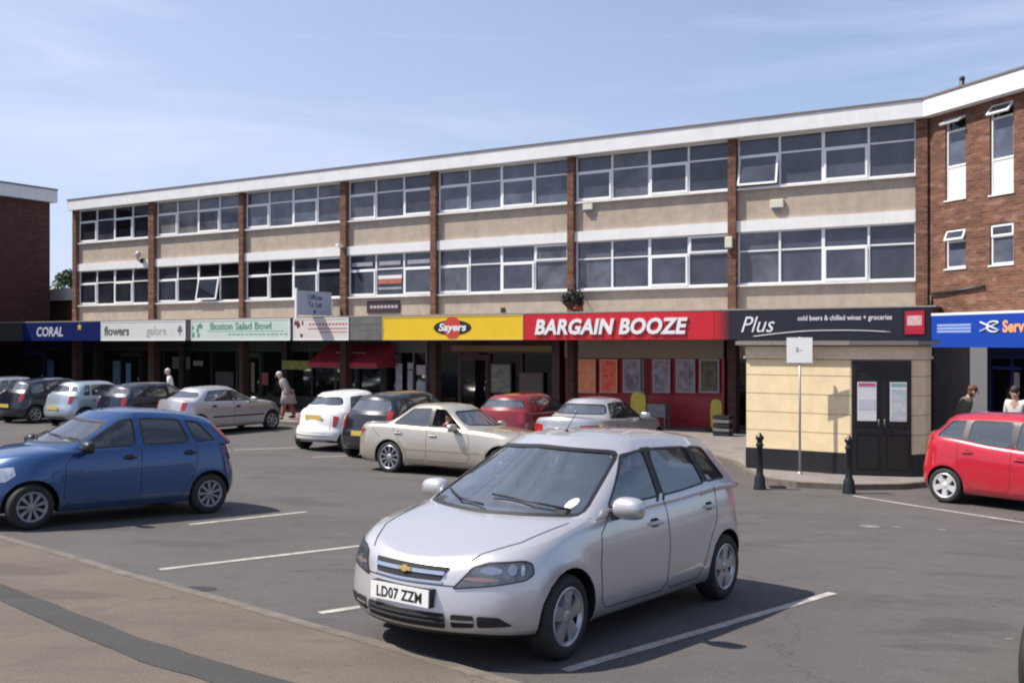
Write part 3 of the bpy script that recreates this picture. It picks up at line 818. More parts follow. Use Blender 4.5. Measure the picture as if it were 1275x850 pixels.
def white_mini():
    return dict(L=3.55, W=.81, paint=paint('paint_white', (.78, .78, .76), .0, .3),
        zs=[(0, .62), (.2, .74), (.6, .86), (1.0, .93), (1.6, .95), (2.6, .99), (3.55, .97)],
        zr=[(1.0, 1.28), (1.5, 1.37), (2.0, 1.42), (2.6, 1.40), (3.2, 1.33)], crown=.11, rcrown=.08,
        nose=[(0, .08), (.2, 0), (.5, 0), (.75, .06), (1, .16)], tail=[(0, .05), (.12, 0), (.34, 0), (.42, .05), (.7, .09), (.9, .15), (1, .22)],
        plan=(.2, .3, .12, .24), r=.285, fx=.7, wb=2.3, zb=.2,
        ws=(.82, 1.5), bl=(3.0, 3.36), gw=(.735, .53), gplan=(.2, .13, .16, .2),
        wins=[(1.24, 2.18, 1.68, 2.16), (2.28, 2.86, 2.26, 2.66)], wr=.09, bo=.035, co=.06,
        pillars=[(2.15, 2.3)], seams=[[(1.2, .92), (1.12, .5), (1.2, .28), (2.1, .27), (2.22, .4), (2.24, .97)]],
        handles=[(2.05, .82)], mirror=(1.3, .95), style=(7, .02, .035), rim=.195,
        tailp=[(.56, .62), (.68, .64), (.72, .88), (.58, .90)], tang=.55, fplate=.4, rplate=.86, blz=(.07, .09, .16),
        rearp=[('bumper_strip', roundpoly([(-.62, .40), (.62, .40), (.62, .425), (-.62, .425)], .005), M_CHROME, .006), ('bumper_base', roundpoly([(-.55, .22), (.55, .22), (.6, .30), (-.6, .30)], .02), M_BLACK, .004)],
        rearseams=[[(-.5, .96), (-.5, .56), (-.42, .47), (.42, .47), (.5, .56), (.5, .96)]])
def generic_hatch(paintm, L=3.95, H=1.44, dark=True, tl=None, **k):
    dz = H-1.46
    d = dict(L=L, W=.84, paint=paintm,
        zs=[(0, .60), (.15, .69), (.6, .82), (1.1, .90), (1.7, .93), (2.8, .96), (L, .98)],
        zr=[(1.3, 1.27+dz), (1.9, 1.35+dz), (2.4, 1.39+dz), (3.0, 1.385+dz), (3.6, 1.33+dz)], crown=.08, rcrown=.065,
        nose=[(0, .06), (.2, 0), (.5, .01), (.7, .06), (1, .18)], tail=[(0, .06), (.2, 0), (.45, .01), (.55, .05), (.8, .09), (1, .14)],
        plan=(.2, .32, .1, .22), r=.3, fx=.8, wb=L-1.42, zb=.2,
        ws=(1.05, 1.88), bl=(L-.5, L-.16), gw=(.765, .55), gplan=(.16, .11, .1, .13),
        wins=[(1.52, 2.2, 2.04, 2.2), (2.3, 2.98, 2.3, 2.88), (3.06, L-.62, 2.98, L-.8)] if L < 4.1 else [(1.52, 2.3, 2.04, 2.3), (2.4, 3.2, 2.4, 3.15), (3.3, L-.5, 3.25, L-.62)],
        bo=.035, co=.06, pillars=[(2.18, 2.32)] if L < 4.1 else [(2.28, 2.42)], seams=[[(2.25, .3), (2.25, .95)]],
        handles=[(2.1, .8), (2.95, .84)], mirror=(1.6, .95), style=(6, .02, .035), rim=.2,
        tailp=tl or [(.56, .74), (.70, .74), (.76, .98), (.60, .98)], tang=.6, fplate=.42, rplate=.60, blz=(.06, .1, .11),
        rearp=[('bumper_slot', [(-.5, .27), (.5, .27), (.5, .32), (-.5, .32)], M_BLACK, .004)],
        rearseams=[[(-.58, .98), (-.56, .6), (-.5, .52), (.5, .52), (.56, .6), (.58, .98)]])
    d.update(k); return d
def silver_liftback():
    return generic_hatch(paint('paint_warm_silver', (.52, .51, .52), .6, .32), L=4.1, H=1.41, handmat=M_BLACK,
        wins=[(1.55, 2.25, 2.08, 2.25), (2.35, 3.25, 2.35, 3.0)], bl=(3.3, 3.86), blp=.9, pillars=[(2.24, 2.36)],
        zr=[(1.3, 1.24), (1.9, 1.31), (2.4, 1.35), (3.0, 1.335), (3.5, 1.26)], ws=(1.12, 1.95),
        sidepatch=[(roundpoly([(1.15, .50), (3.02, .50), (3.02, .545), (1.15, .545)], .01), M_BLACK)])
def red_monovolume():
    return dict(L=3.85, W=.84, paint=paint('paint_red', (.50, .012, .03), .25, .3),
        zs=[(0, .66), (.15, .76), (.5, .87), (.9, .93), (1.5, .93), (2.4, .98), (3.2, 1.07), (3.85, 1.10)],
        zr=[(1.0, 1.3), (1.7, 1.42), (2.2, 1.465), (2.8, 1.46), (3.4, 1.40), (3.7, 1.34)], crown=.08, rcrown=.07,
        nose=[(0, .06), (.2, 0), (.5, .01), (.7, .06), (1, .18)], tail=[(0, .05), (.15, 0), (.35, .0), (.5, .03), (.8, .07), (1, .10)],
        plan=(.22, .34, .1, .24), r=.292, fx=.78, wb=2.45, zb=.19,
        ws=(.72, 1.7), bl=(3.42, 3.72), gw=(.765, .56), gplan=(.18, .12, .1, .16),
        wins=[(1.3, 2.08, 1.85, 2.06), (2.18, 2.88, 2.16, 2.86), (2.97, 3.42, 2.94, 3.22)], wr=.06, bo=.03, co=.06,
        pillars=[(2.05, 2.2), (2.85, 3.0)], seams=[[(2.12, 1.0), (2.13, .35), (2.2, .27), (2.78, .27), (2.9, .45), (3.0, .66), (3.02, 1.05)], [(1.2, .93), (1.15, .4), (1.2, .28), (2.1, .27)]],
        handles=[(1.98, .82), (2.84, .88)], mirror=(1.4, .96), style=(5, .035, .05), rim=.205, rimmat=M_CHROME_ALLOY,
        tailp=[(.60, .86), (.70, .86), (.76, 1.12), (.66, 1.12)], tang=.8, rplate=.7)
M_CHROME_ALLOY = mat('bright_alloy', (.8, .8, .8), .3, .6)
# ---------------------------------------------------------------- camera, sky, sun
cam = bpy.data.cameras.new('camera'); cam.sensor_width = 36; cam.lens = FPX/1275*36; cam.clip_end = 3000; cam.shift_y = (HY-425)/1275
co = bpy.data.objects.new('camera', cam); COL.objects.link(co); co.location = (0, 0, CAMH); co.rotation_euler = (R(90), 0, 0); scene.camera = co
W = bpy.data.worlds.new('World'); scene.world = W; W.use_nodes = True
nt = W.node_tree; N = nt.nodes; Lk = nt.links
sk = N.new('ShaderNodeTexSky'); sk.sky_type = 'NISHITA'; sk.sun_disc = False; sk.sun_elevation = R(55.5); sk.sun_rotation = math.atan2(-.73, -.02)
sk.air_density = 1.0; sk.dust_density = .6; sk.ozone_density = 3.0; sk.altitude = 0
tc = N.new('ShaderNodeTexCoord')
mp = N.new('ShaderNodeMapping'); mp.inputs['Rotation'].default_value = (0, R(10), R(20)); mp.inputs['Scale'].default_value = (1.0, 1.6, 9)
n1 = N.new('ShaderNodeTexNoise'); n1.inputs['Scale'].default_value = 1.5; n1.inputs['Detail'].default_value = 7; n1.inputs['Roughness'].default_value = .55; n1.inputs['Distortion'].default_value = .5
Lk.new(tc.outputs['Generated'], mp.inputs[0]); Lk.new(mp.outputs[0], n1.inputs['Vector'])
r1 = N.new('ShaderNodeMapRange'); r1.inputs[1].default_value = .42; r1.inputs[2].default_value = .78; r1.inputs[4].default_value = .62
Lk.new(n1.outputs['Fac'], r1.inputs[0])
sp = N.new('ShaderNodeSeparateXYZ'); Lk.new(tc.outputs['Generated'], sp.inputs[0])
lowm = N.new('ShaderNodeMapRange'); lowm.inputs[1].default_value = .55; lowm.inputs[2].default_value = -.05; lowm.inputs[3].default_value = .08; lowm.inputs[4].default_value = .40   # summer haze low down
Lk.new(sp.outputs[2], lowm.inputs[0])
lft = N.new('ShaderNodeMapRange'); lft.inputs[1].default_value = .5; lft.inputs[2].default_value = -.6; lft.inputs[3].default_value = 0; lft.inputs[4].default_value = .44
Lk.new(sp.outputs[0], lft.inputs[0])
a1 = N.new('ShaderNodeMath'); a1.operation = 'ADD'; Lk.new(lowm.outputs[0], a1.inputs[0]); Lk.new(lft.outputs[0], a1.inputs[1])
a2 = N.new('ShaderNodeMath'); a2.operation = 'ADD'; a2.use_clamp = True; Lk.new(a1.outputs[0], a2.inputs[0]); Lk.new(r1.outputs[0], a2.inputs[1])
mx = N.new('ShaderNodeMix'); mx.data_type = 'RGBA'; mx.inputs[7].default_value = (5.0, 5.6, 7.7, 1)
Lk.new(a2.outputs[0], mx.inputs[0]); Lk.new(sk.outputs[0], mx.inputs[6]); Lk.new(mx.outputs[2], N['Background'].inputs[0]); N['Background'].inputs[1].default_value = .098
lt = bpy.data.lights.new('sun', 'SUN'); lt.energy = 5.0; lt.angle = R(.53); lt.color = (1, .93, .83)
so = bpy.data.objects.new('sun', lt); COL.objects.link(so); so.rotation_euler = Vector((.73, .02, -1.02)).to_track_quat('-Z', 'Y').to_euler(); so.location = (-10, -5, 20)
vs_ = scene.view_settings; vs_.view_transform = 'Standard'; vs_.look = 'None'; vs_.exposure = .5; vs_.gamma = 1
scene.cycles.max_bounces = 8; scene.cycles.filter_width = 2.1; scene.cycles.transparent_max_bounces = 12
# ---------------------------------------------------------------- ground
def ground_mat(name, c1, c2, spot, bump=.5, big=.35, wear=None):
    m = bpy.data.materials.new(name); m.use_nodes = True; t = m.node_tree; N = t.nodes; L = t.links; b = N['Principled BSDF']
    b.inputs['Roughness'].default_value = .88; b.inputs['Specular IOR Level'].default_value = .3
    tc = N.new('ShaderNodeTexCoord')
    def nz(s, d=5, r=.6, stretch=None, rot=0):
        n = N.new('ShaderNodeTexNoise'); n.inputs['Scale'].default_value = s; n.inputs['Detail'].default_value = d; n.inputs['Roughness'].default_value = r
        if stretch:
            q = N.new('ShaderNodeMapping'); q.inputs['Scale'].default_value = stretch; q.inputs['Rotation'].default_value = (0, 0, rot); L.new(tc.outputs['Object'], q.inputs[0]); L.new(q.outputs[0], n.inputs[0])
        else: L.new(tc.outputs['Object'], n.inputs[0])
        return n
    def rg(n, a, c, o0=0, o1=1):
        r = N.new('ShaderNodeMapRange'); r.inputs[1].default_value = a; r.inputs[2].default_value = c; r.inputs[3].default_value = o0; r.inputs[4].default_value = o1; L.new(n.outputs[0], r.inputs[0]); return r
    def mixc(f, a, c, mode='MIX'):
        x = N.new('ShaderNodeMix'); x.data_type = 'RGBA'; x.blend_type = mode; L.new(f.outputs[0], x.inputs[0])
        for i, v in ((6, a), (7, c)):
            if isinstance(v, tuple): x.inputs[i].default_value = (*v, 1)
            else: L.new(v.outputs[2], x.inputs[i])
        return x
    a = mixc(rg(nz(big, 6), .3, .7), c1, c2)
    a = mixc(rg(nz(.25, 4, .6, (1, 5, 1), R(38)), .5, .75, 0, .55), a, tuple(v*.72 for v in c1))
    a = mixc(rg(nz(1.7, 5, .7), .52, .70, 0, .6), a, spot)
    a = mixc(rg(nz(.55, 3, .5, (1, 3, 1), R(15)), .6, .66, 0, .5), a, tuple(v*.8 for v in spot))
    a = mixc(rg(nz(.8, 5, .7), .6, .7, 0, .35), a, tuple(v*1.25 for v in c2))
    a = mixc(rg(nz(75, 2, .6), .35, .75, 0, .55), a, tuple(v*.5 for v in c1))
    a = mixc(rg(nz(120, 2, .5), .58, .75, 0, .6), a, tuple(min(1, v*2.0) for v in c2))
    v = N.new('ShaderNodeTexVoronoi'); v.feature = 'DISTANCE_TO_EDGE'; v.inputs['Scale'].default_value = .28
    dn = nz(1.3, 4); q = N.new('ShaderNodeVectorMath'); q.operation = 'ADD'; L.new(tc.outputs['Object'], q.inputs[0])
    q2 = N.new('ShaderNodeVectorMath'); q2.operation = 'SCALE'; q2.inputs['Scale'].default_value = 1.4; L.new(dn.outputs['Color'], q2.inputs[0]); L.new(q2.outputs[0], q.inputs[1]); L.new(q.outputs[0], v.inputs['Vector'])
    cr = N.new('ShaderNodeMapRange'); cr.inputs[1].default_value = .004; cr.inputs[2].default_value = .0; cr.inputs[4].default_value = .6; L.new(v.outputs[0], cr.inputs[0])
    a = mixc(cr, a, tuple(v_*.35 for v_ in c1))
    L.new(a.outputs[2], b.inputs['Base Color'])
    bp = N.new('ShaderNodeBump'); bp.inputs['Strength'].default_value = bump; bp.inputs['Distance'].default_value = .006
    L.new(nz(90, 3).outputs[0], bp.inputs['Height']); L.new(bp.outputs[0], b.inputs['Normal'])
    return m
M_ASPH = ground_mat('car_park_asphalt', (.088, .081, .078), (.112, .104, .100), (.068, .062, .059))
M_PAVE = ground_mat('path_asphalt', (.118, .097, .08), (.155, .128, .107), (.085, .069, .057), .6, .5)
M_STRIP = ground_mat('tar_strip', (.058, .054, .052), (.070, .066, .063), (.048, .044, .041), .4, .8)
M_KERB = mat('kerb_stone', (.14, .122, .10), .85, noise_amt=.35, nscale=6, bump=.3)
M_SLAB = mat('slab_paving', (.20, .18, .165), .85, noise_amt=.25, nscale=2.5, bump=.3)
def sheet(name, xs, ys, m, dz=0):
    vs = []; fs = []
    for y in ys:
        for x in xs: vs.append((x, y, gz(x, y)+dz))
    n = len(xs)
    for j in range(len(ys)-1):
        for i in range(n-1): fs.append((j*n+i, j*n+i+1, (j+1)*n+i+1, (j+1)*n+i))
    mb = MB(); mb.add(vs, fs, True); return tag(mb.build(name, m, recalc=False), kind='structure')
ax = [-900, -400, -200, -100, -60]+[i*.8 for i in range(-55, 56)]+[60, 100, 200, 400, 900]
ay = [-300, -100, -40]+[i*.8 for i in range(-30, 64)]+[60, 90, 150, 300, 600, 1200]
sheet('car_park', ax, ay, M_ASPH)
def ribbon(name, left, right, m, dz, top=None, kind='structure', side=0, seg=1):
    """strip between two world polylines lying on the ground, optionally with skirts"""
    L_, R_ = [], []
    for a, b, c, d in zip(left[:-1], left[1:], right[:-1], right[1:]):
        for j in range(seg): L_.append(a.lerp(b, j/seg)); R_.append(c.lerp(d, j/seg))
    L_.append(left[-1]); R_.append(right[-1])
    K = max(1, seg if seg > 1 else 1)
    mb = MB(); vs = []; fs = []; n = 5
    for a, b in zip(L_, R_):
        for j in range(n):
            p = a.lerp(b, j/(n-1)); vs.append((p.x, p.y, gz(p.x, p.y)+dz))
    for i in range(len(L_)-1):
        for j in range(n-1): fs.append((i*n+j, i*n+j+1, (i+1)*n+j+1, (i+1)*n+j))
    fs = [f if (Vector(vs[f[1]])-Vector(vs[f[0]])).cross(Vector(vs[f[2]])-Vector(vs[f[0]])).z > 0 else f[::-1] for f in fs]
    mb.add(vs, fs, False)
    if side:
        for line in (L_, R_):
            v2 = []; f2 = []
            for p in line: v2 += [(p.x, p.y, gz(p.x, p.y)+dz), (p.x, p.y, gz(p.x, p.y)-side)]
            for i in range(len(line)-1): f2.append((2*i, 2*i+2, 2*i+3, 2*i+1))
            mb.add(v2, f2, False)
    return tag(mb.build(name, m, recalc=False), kind=kind)
def pxline(pts): return [ground_at(*p) for p in pts]
def offs(line, d):
    out = []
    for i, p in enumerate(line):
        t = (line[min(i+1, len(line)-1)]-line[max(0, i-1)]); t.z = 0; t.normalize()
        out.append(p+Vector((t.y, -t.x, 0))*d)
    return out
def dense(line, step=.5):
    o = []
    for a, b in zip(line[:-1], line[1:]):
        k = max(1, int((b-a).length/step))
        o += [a.lerp(b, j/k) for j in range(k)]
    return o+[line[-1]]
# kerb of the near path: far edge of its light edging, left to right
kl = pxline([(-60, 655), (0, 669), (50, 683), (100, 697), (160, 716), (220, 732), (320, 760), (395, 782), (470, 802), (546, 825), (621, 847), (700, 871)])
d0 = (kl[0]-kl[1]).normalized(); d1 = (kl[-1]-kl[-2]).normalized()
kl = dense([kl[0]+d0*25, kl[0]+d0*8]+kl+[kl[-1]+d1*4, kl[-1]+d1*25], .6)
KI = offs(kl, .11)
ribbon('kerb', kl, KI, M_KERB, .035, side=.2)
far_ = [Vector((p.x*1.0+d.x, p.y+d.y, 0)) for p, d in zip(KI, [Vector((-6, -9, 0))]*len(KI))]
ribbon('path', KI, far_, M_PAVE, .028, side=0)
s1 = pxline([(0, 731), (75, 760), (151, 790), (226, 816), (320, 842), (400, 866)]); s2 = pxline([(-30, 738), (35, 767), (105, 800), (170, 825), (244, 849), (320, 876)])
dd = (s1[0]-s1[-1]).normalized()
s1 = [s1[0]+dd*10]+s1+[s1[-1]-dd*6]; s2 = [s2[0]+dd*10]+s2+[s2[-1]-dd*6]
def jit(l, s): return [p+Vector((noise.noise(p*2.1+Vector((s, 0, 0)))*.05, noise.noise(p*1.7+Vector((0, s, 3)))*.05, 0)) for p in dense(l, .15)]
k = min(len(jit(s1, 0)), len(jit(s2, 0)))
def resample(l, n):
    d = [0]
    for a, b in zip(l[:-1], l[1:]): d.append(d[-1]+(b-a).length)
    o = []; j = 0
    for i in range(n):
        t = d[-1]*i/(n-1)
        while j < len(l)-2 and d[j+1] < t: j += 1
        o.append(l[j].lerp(l[j+1], (t-d[j])/(d[j+1]-d[j])))
    return o
ribbon('path_strip', jit(resample(s1, 60), 0)[:200], jit(resample(s2, 60), 5)[:200], M_STRIP, .033) if False else ribbon('path_strip', [p+Vector((noise.noise(p*2.3)*.03, noise.noise(p*1.9+Vector((0, 4, 0)))*.03, 0)) for p in resample(s1, 110)], [p+Vector((noise.noise(p*2.3)*.03, noise.noise(p*1.9+Vector((9, 4, 0)))*.03, 0)) for p in resample(s2, 110)], M_STRIP, .033)
# pavement in front of the shops, bulging out round the kiosk
M_LINE = mat('line_paint', (.50, .47, .42), .7, noise_amt=.38, nscale=9, col2=(.22, .205, .19), detail=8)
pv = [uv(-75, 24.3), uv(-60, 24.3), uv(-40, 24.3), uv(-25, 24.3), uv(-16, 24.3), uv(-10.5, 24.3), Vector((3.6, 24.6, 0)), Vector((4.55, 23.5, 0)), Vector((4.85, 22, 0)), Vector((4.75, 20.3, 0)), Vector((4.85, 19.2, 0)), Vector((5.3, 18.55, 0)), Vector((6.2, 18.25, 0)), Vector((7.2, 18.35, 0)), Vector((8.2, 18.9, 0)), Vector((9.0, 19.8, 0)), Vector((9.8, 20.0, 0)), Vector((10.6, 18.2, 0)), Vector((12.3, 13.5, 0)), Vector((16.5, 2, 0))]
pvi = offs(pv, -.13)
inner = [uv(-75, 40), uv(-60, 40), uv(-40, 40), uv(-25, 40), uv(-16, 38), uv(-10.5, 36), uv(-8, 34), uv(-6, 33), uv(-4, 32), uv(-2, 31), uv(-1, 30), uv(0, 30), uv(1, 29.5), uv(2, 29), uv(3, 28), Vector((16, 24, 0)), Vector((17, 22, 0)), Vector((19, 18, 0)), Vector((21, 14, 0)), Vector((26, 2, 0))]
ribbon('kerb', pv, pvi, M_KERB, .105, side=.2, seg=4)
ribbon('pavement', pvi, inner, M_SLAB, .10, seg=4)
# painted bay lines
def pline(pa, pb, w=.09):
    a, b = ground_at(*pa), ground_at(*pb); l = dense([a, b], .3)
    t = (b-a); t.z = 0; t.normalize(); n = Vector((-t.y, t.x, 0))*w/2
    r = random.random()
    return ribbon('painted_line', [p+n+n*.12*noise.noise(p*6) for p in l], [p-n+n*.12*noise.noise(p*5) for p in l], M_LINE, .004+r*.001)
for a, b in [((198, 709), (520, 671)), ((398, 763), (640, 726)), ((703, 835), (1037, 738)), ((235, 653), (381, 637)), ((1062, 617), (1420, 672)), ((292, 560), (370, 557)), ((388, 569), (480, 565))]: pline(a, b)
# dark tar spot and pale dried splashes
def spot(px, py, rx, ry, m, name):
    c = ground_at(px, py); mb = MB(); n = 22; pts = []
    for i in range(n):
        t = 2*math.pi*i/n; q = 1+.35*noise.noise(Vector((math.cos(t)*1.5+px, math.sin(t)*1.5, 0)))
        p = c+Vector((math.cos(t)*rx*q, math.sin(t)*ry*q, 0)); pts.append((p.x, p.y, gz(p.x, p.y)+.003))
    mb.add(pts, [tuple(range(n))]); tag(mb.build(name, m, recalc=False), kind='structure')
M_TAR = mat('tar_patch', (.035, .03, .027), .6, noise_amt=.3); M_SPL = mat('dried_splash', (.2, .19, .185), .9, noise_amt=.3)
spot(243, 733, .17, .12, M_TAR, 'tar_patch')
for q in ((1083, 655, .14, .12), (1117, 656, .07, .05), (1174, 659, .06, .05), (1257, 795, .03, .02)): spot(*q, M_SPL, 'dried_splash')
# ---------------------------------------------------------------- buildings
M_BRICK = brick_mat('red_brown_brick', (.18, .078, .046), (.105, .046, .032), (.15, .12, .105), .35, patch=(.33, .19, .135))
M_BRICKD = brick_mat('dark_brown_brick', (.105, .038, .028), (.065, .027, .022), (.09, .07, .06), .25)
M_DASH = mat('pebbledash', (.46, .385, .31), .95, spec=.1, noise_amt=.14, nscale=3, bump=.8, bscale=160)
M_FASC = mat('fascia_white', (.74, .74, .73), .5, noise_amt=.08, nscale=1.5)
M_UPVC = mat('upvc_white', (.78, .78, .78), .35, noise_amt=.04, nscale=3)
M_SILL = mat('sill_white', (.72, .71, .69), .6, noise_amt=.12, nscale=4)
M_ROOF = mat('roof_felt', (.06, .058, .055), .9)
M_EDGE = mat('roof_trim', (.16, .13, .12), .7)
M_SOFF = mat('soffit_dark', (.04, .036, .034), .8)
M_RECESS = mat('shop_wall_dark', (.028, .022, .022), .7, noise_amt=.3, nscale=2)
M_BLK = mat('black_gloss', (.008, .008, .010), .5)
M_BEIGE = mat('bulkhead_beige', (.30, .24, .18), .8, noise_amt=.12)
def pane_mat(name, col, r=.04, ior=1.52, na=.35):
    m = mat(name, col, r, 0, 0, .5, noise_amt=na, nscale=1.3, detail=2); m.node_tree.nodes['Principled BSDF'].inputs['IOR'].default_value = ior; return m
P_SLATE = pane_mat('pane_slate', (.062, .068, .092), .04, 1.6); P_SL2 = pane_mat('pane_slate_pale', (.095, .10, .12), .05, 1.6, .6); P_SL3 = pane_mat('pane_slate_deep', (.042, .046, .062), .04, 1.6); P_NET = pane_mat('pane_net', (.10, .115, .155), .06, 1.6, .45); P_DARK = pane_mat('pane_dark', (.008, .009, .012))
P_BLIND = pane_mat('pane_blind', (.17, .165, .17), .08)
P_DARK2 = pane_mat('pane_dark_grey', (.022, .025, .032)); P_SHOP = pane_mat('pane_shop', (.007, .007, .008), .05, 1.4)
M_BRICKL = brick_mat('shaded_brown_brick', (.075, .032, .024), (.05, .022, .018), (.06, .05, .045), .25)  # darker brick for the lower piers: canopy shade put into its colour
streak(M_DASH, .3, (.2, .17, .14)); streak(M_FASC, .22, (.4, .38, .36)); streak(M_SILL, .3, (.3, .28, .26))
B = empty('parade_building', (10.86, 26, 0), math.atan2(-.517, .856), 'long three storey flat roofed parade with beige panels and rows of white framed windows', 'building')
S_ = [(0, .29), (5.13, 5.37), (10.38, 10.6), (15.68, 15.91), (19.67, 19.94), (24.87, 25.1), (30.06, 30.4), (35.2, 35.45)]
mb = MB(); mb.box(-35.45, 0, .22, 10, 2.9, 8.7); mb.box(-35.3, -.1, 1.75, 9.8, 0, 2.9); mb.build('wall', M_BRICKD, B)
mb = MB(); mb.box(-35.5, .05, -.3, 10.1, 8.56, 9.0); mb.build('roof_fascia', M_FASC, B)
mb = MB(); mb.box(-35.53, .08, -.33, 10.13, 9.003, 9.05); mb.build('roof_edge', M_EDGE, B)
mb = MB(); mb.box(-35.4, -.02, -.2, 10, 9.052, 9.07); mb.build('roof', M_ROOF, B)
for a, b in S_:
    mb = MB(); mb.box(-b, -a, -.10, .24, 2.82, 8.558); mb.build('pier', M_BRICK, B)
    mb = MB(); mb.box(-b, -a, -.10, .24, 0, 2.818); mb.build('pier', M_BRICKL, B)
def window_unit(parent, x0, x1, z0, z1, n, y, zt, openers, pane, opened=(), vents=()):
    """one bay of lights: frame + transom + mullions, casements proud of it, panes behind"""
    fr = MB(); fw = .035; w = (x1-x0)/n
    fr.box(x0, x1, y, y+.07, z0, z0+.05); fr.box(x0, x1, y, y+.07, z1-fw, z1)
    zs_ = [z0+.05, z1-fw]
    for i in range(n+1):
        hw = .045 if (i == n//2 and n == 4) else .03
        xa = x0+w*i-hw if i else x0; xb = x0+w*i+hw if i < n else x1
        if i == 0: xb = x0+.045
        if i == n: xa = x1-.045
        fr.box(xa, xb, y+.002, y+.068, *zs_)
    for i in range(n): fr.box(x0+w*i+.045, x0+w*(i+1)-.045, y+.004, y+.066, zt-.022, zt+.022)
    f = fr.build('window', M_UPVC, parent)
    sl = MB(); sl.box(x0-.0, x1+.0, y-.13, y+.02, z0-.055, z0-.003); sl.build('sill', M_SILL, f)
    for i in range(n):
        xa, xb = x0+w*i+.03, x0+w*(i+1)-.03
        base_ = pane
        if pane is P_SLATE: pane_i = random.choice([P_SLATE, P_SLATE, P_SL2, P_SL3])
        elif pane is P_DARK: pane_i = random.choice([P_DARK, P_DARK2, P_SL3, P_DARK2])
        elif pane is P_BLIND: pane_i = random.choice([P_BLIND, P_NET, P_SL2])
        else: pane_i = random.choice([P_NET, P_NET, P_SL2])
        for (za, zb, low) in ((z0+.05, zt-.02, True), (zt+.02, z1-fw, False)):
            p = MB(); j = lambda: random.uniform(-.003, .003)
            opn = (i in opened and low); 
            if opn or (low and i in openers) or ((not low) and i in vents):
                c = MB(); t = .055
                M = TR(0, y+.0, zb)@Matrix.Rotation(R(-11 if opn else 0), 4, 'X')
                h = zb-za
                c.box(xa, xb, -.03, .02, -t, 0, M); c.box(xa, xb, -.03, .02, -h, -h+t, M); c.box(xa, xa+t, -.029, .019, -h+t, -t, M); c.box(xb-t, xb, -.029, .019, -h+t, -t, M)
                cm = c.build('casement', M_UPVC, f)
                q = MB(); e = random.uniform(-.002, .002)
                q.add([M@Vector(v) for v in ((xa+t, -.012, -h+t), (xb-t, -.012+e, -h+t), (xb-t, -.012+e, -t), (xa+t, -.012, -t))], [(0, 1, 2, 3)]); q.build('pane', pane_i, cm, recalc=False)
                if opn:
                    q = MB(); q.box(xa, xb, y+.055, y+.058, za, zb); q.build('room_dark', P_DARK, f)
            else:
                e1, e2 = j(), j()
                q = MB(); q.add([(xa, y+.04, za), (xb, y+.04+e1, za), (xb, y+.04+e1+e2, zb), (xa, y+.04+e2, zb)], [(0, 1, 2, 3)]); q.build('pane', pane_i, f, recalc=False)
    return f
panes_up = [P_SLATE, P_SLATE, P_NET, P_SLATE, P_NET, P_BLIND, P_DARK]
panes_lo = [P_SLATE, P_SLATE, P_SLATE, P_SLATE, P_DARK, P_DARK, P_DARK]
wins_lo = []
for i in range(7):
    a, b = S_[i][1], S_[i+1][0]; x0, x1 = -b, -a; n = 3 if i == 3 else 4
    mb = MB(); mb.box(x0, x1, .07, .215, 6.2, 7.07); mb.build('spandrel_panel', M_DASH, B)
    mb = MB(); mb.box(x0, x1, .07, .215, 3.0, 4.31); mb.build('spandrel_panel', M_DASH, B)
    mb = MB(); mb.box(x0, x1, -.02, .215, 5.88, 6.197); mb.build('lintel_band', M_FASC, B)
    window_unit(B, x0+.01, x1-.01, 7.13, 8.555, n, .09, 8.06, (0, 2), panes_up[i], opened=(0,) if i == 0 else (), vents=())
    wins_lo.append(window_unit(B, x0+.01, x1-.01, 4.37, 5.878, n, .09, 5.33, (2,) if i < 2 else (0, 2), panes_lo[i], opened=(2,) if i in (5,) else (), vents={1: (3,), 2: (3,), 4: (3,), 0: ()}.get(i, ())))
# stickers in the lower windows
M_STK = mat('sticker_grey', (.32, .32, .36), .5, noise_amt=.3, nscale=12); M_STR = mat('sticker_red', (.42, .13, .09), .5, noise_amt=.25, nscale=10); M_STP = mat('sticker_violet', (.5, .45, .75), .5)
def sticker(win, x0, x1, z0, z1, m): q = MB(); q.box(x0, x1, .082, .086, z0, z1); q.build('window_sticker', m, win)
a, b = S_[3][1], S_[4][0]; w3 = (b-a)/3
for k in range(3):
    xL = -b+w3*k
    sticker(wins_lo[3], xL+.15, xL+w3-.15, 5.46, 5.60, M_STK)
    if k != 1: sticker(wins_lo[3], xL+.15, xL+w3-.2, 4.60, 4.72, M_STK)
sticker(wins_lo[3], -b+w3+.1, -b+2*w3-.1, 4.98, 5.10, M_PW); sticker(wins_lo[3], -b+w3+.1, -b+2*w3-.1, 4.80, 4.977, M_STR); sticker(wins_lo[3], -b+w3+.1, -b+2*w3-.1, 4.6, 4.68, M_STK)
# canopy over the shopfronts, box section with the signs on its face
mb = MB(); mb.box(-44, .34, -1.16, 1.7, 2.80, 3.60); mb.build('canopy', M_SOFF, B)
mb = MB(); mb.box(-44.05, .36, -1.22, .06, 3.602, 3.64); mb.build('canopy_capping', mat('capping_grey', (.3, .28, .26), .6, noise_amt=.2), B)
def X(px, v=29.47): return u_of(at_v(px, v))+4.15
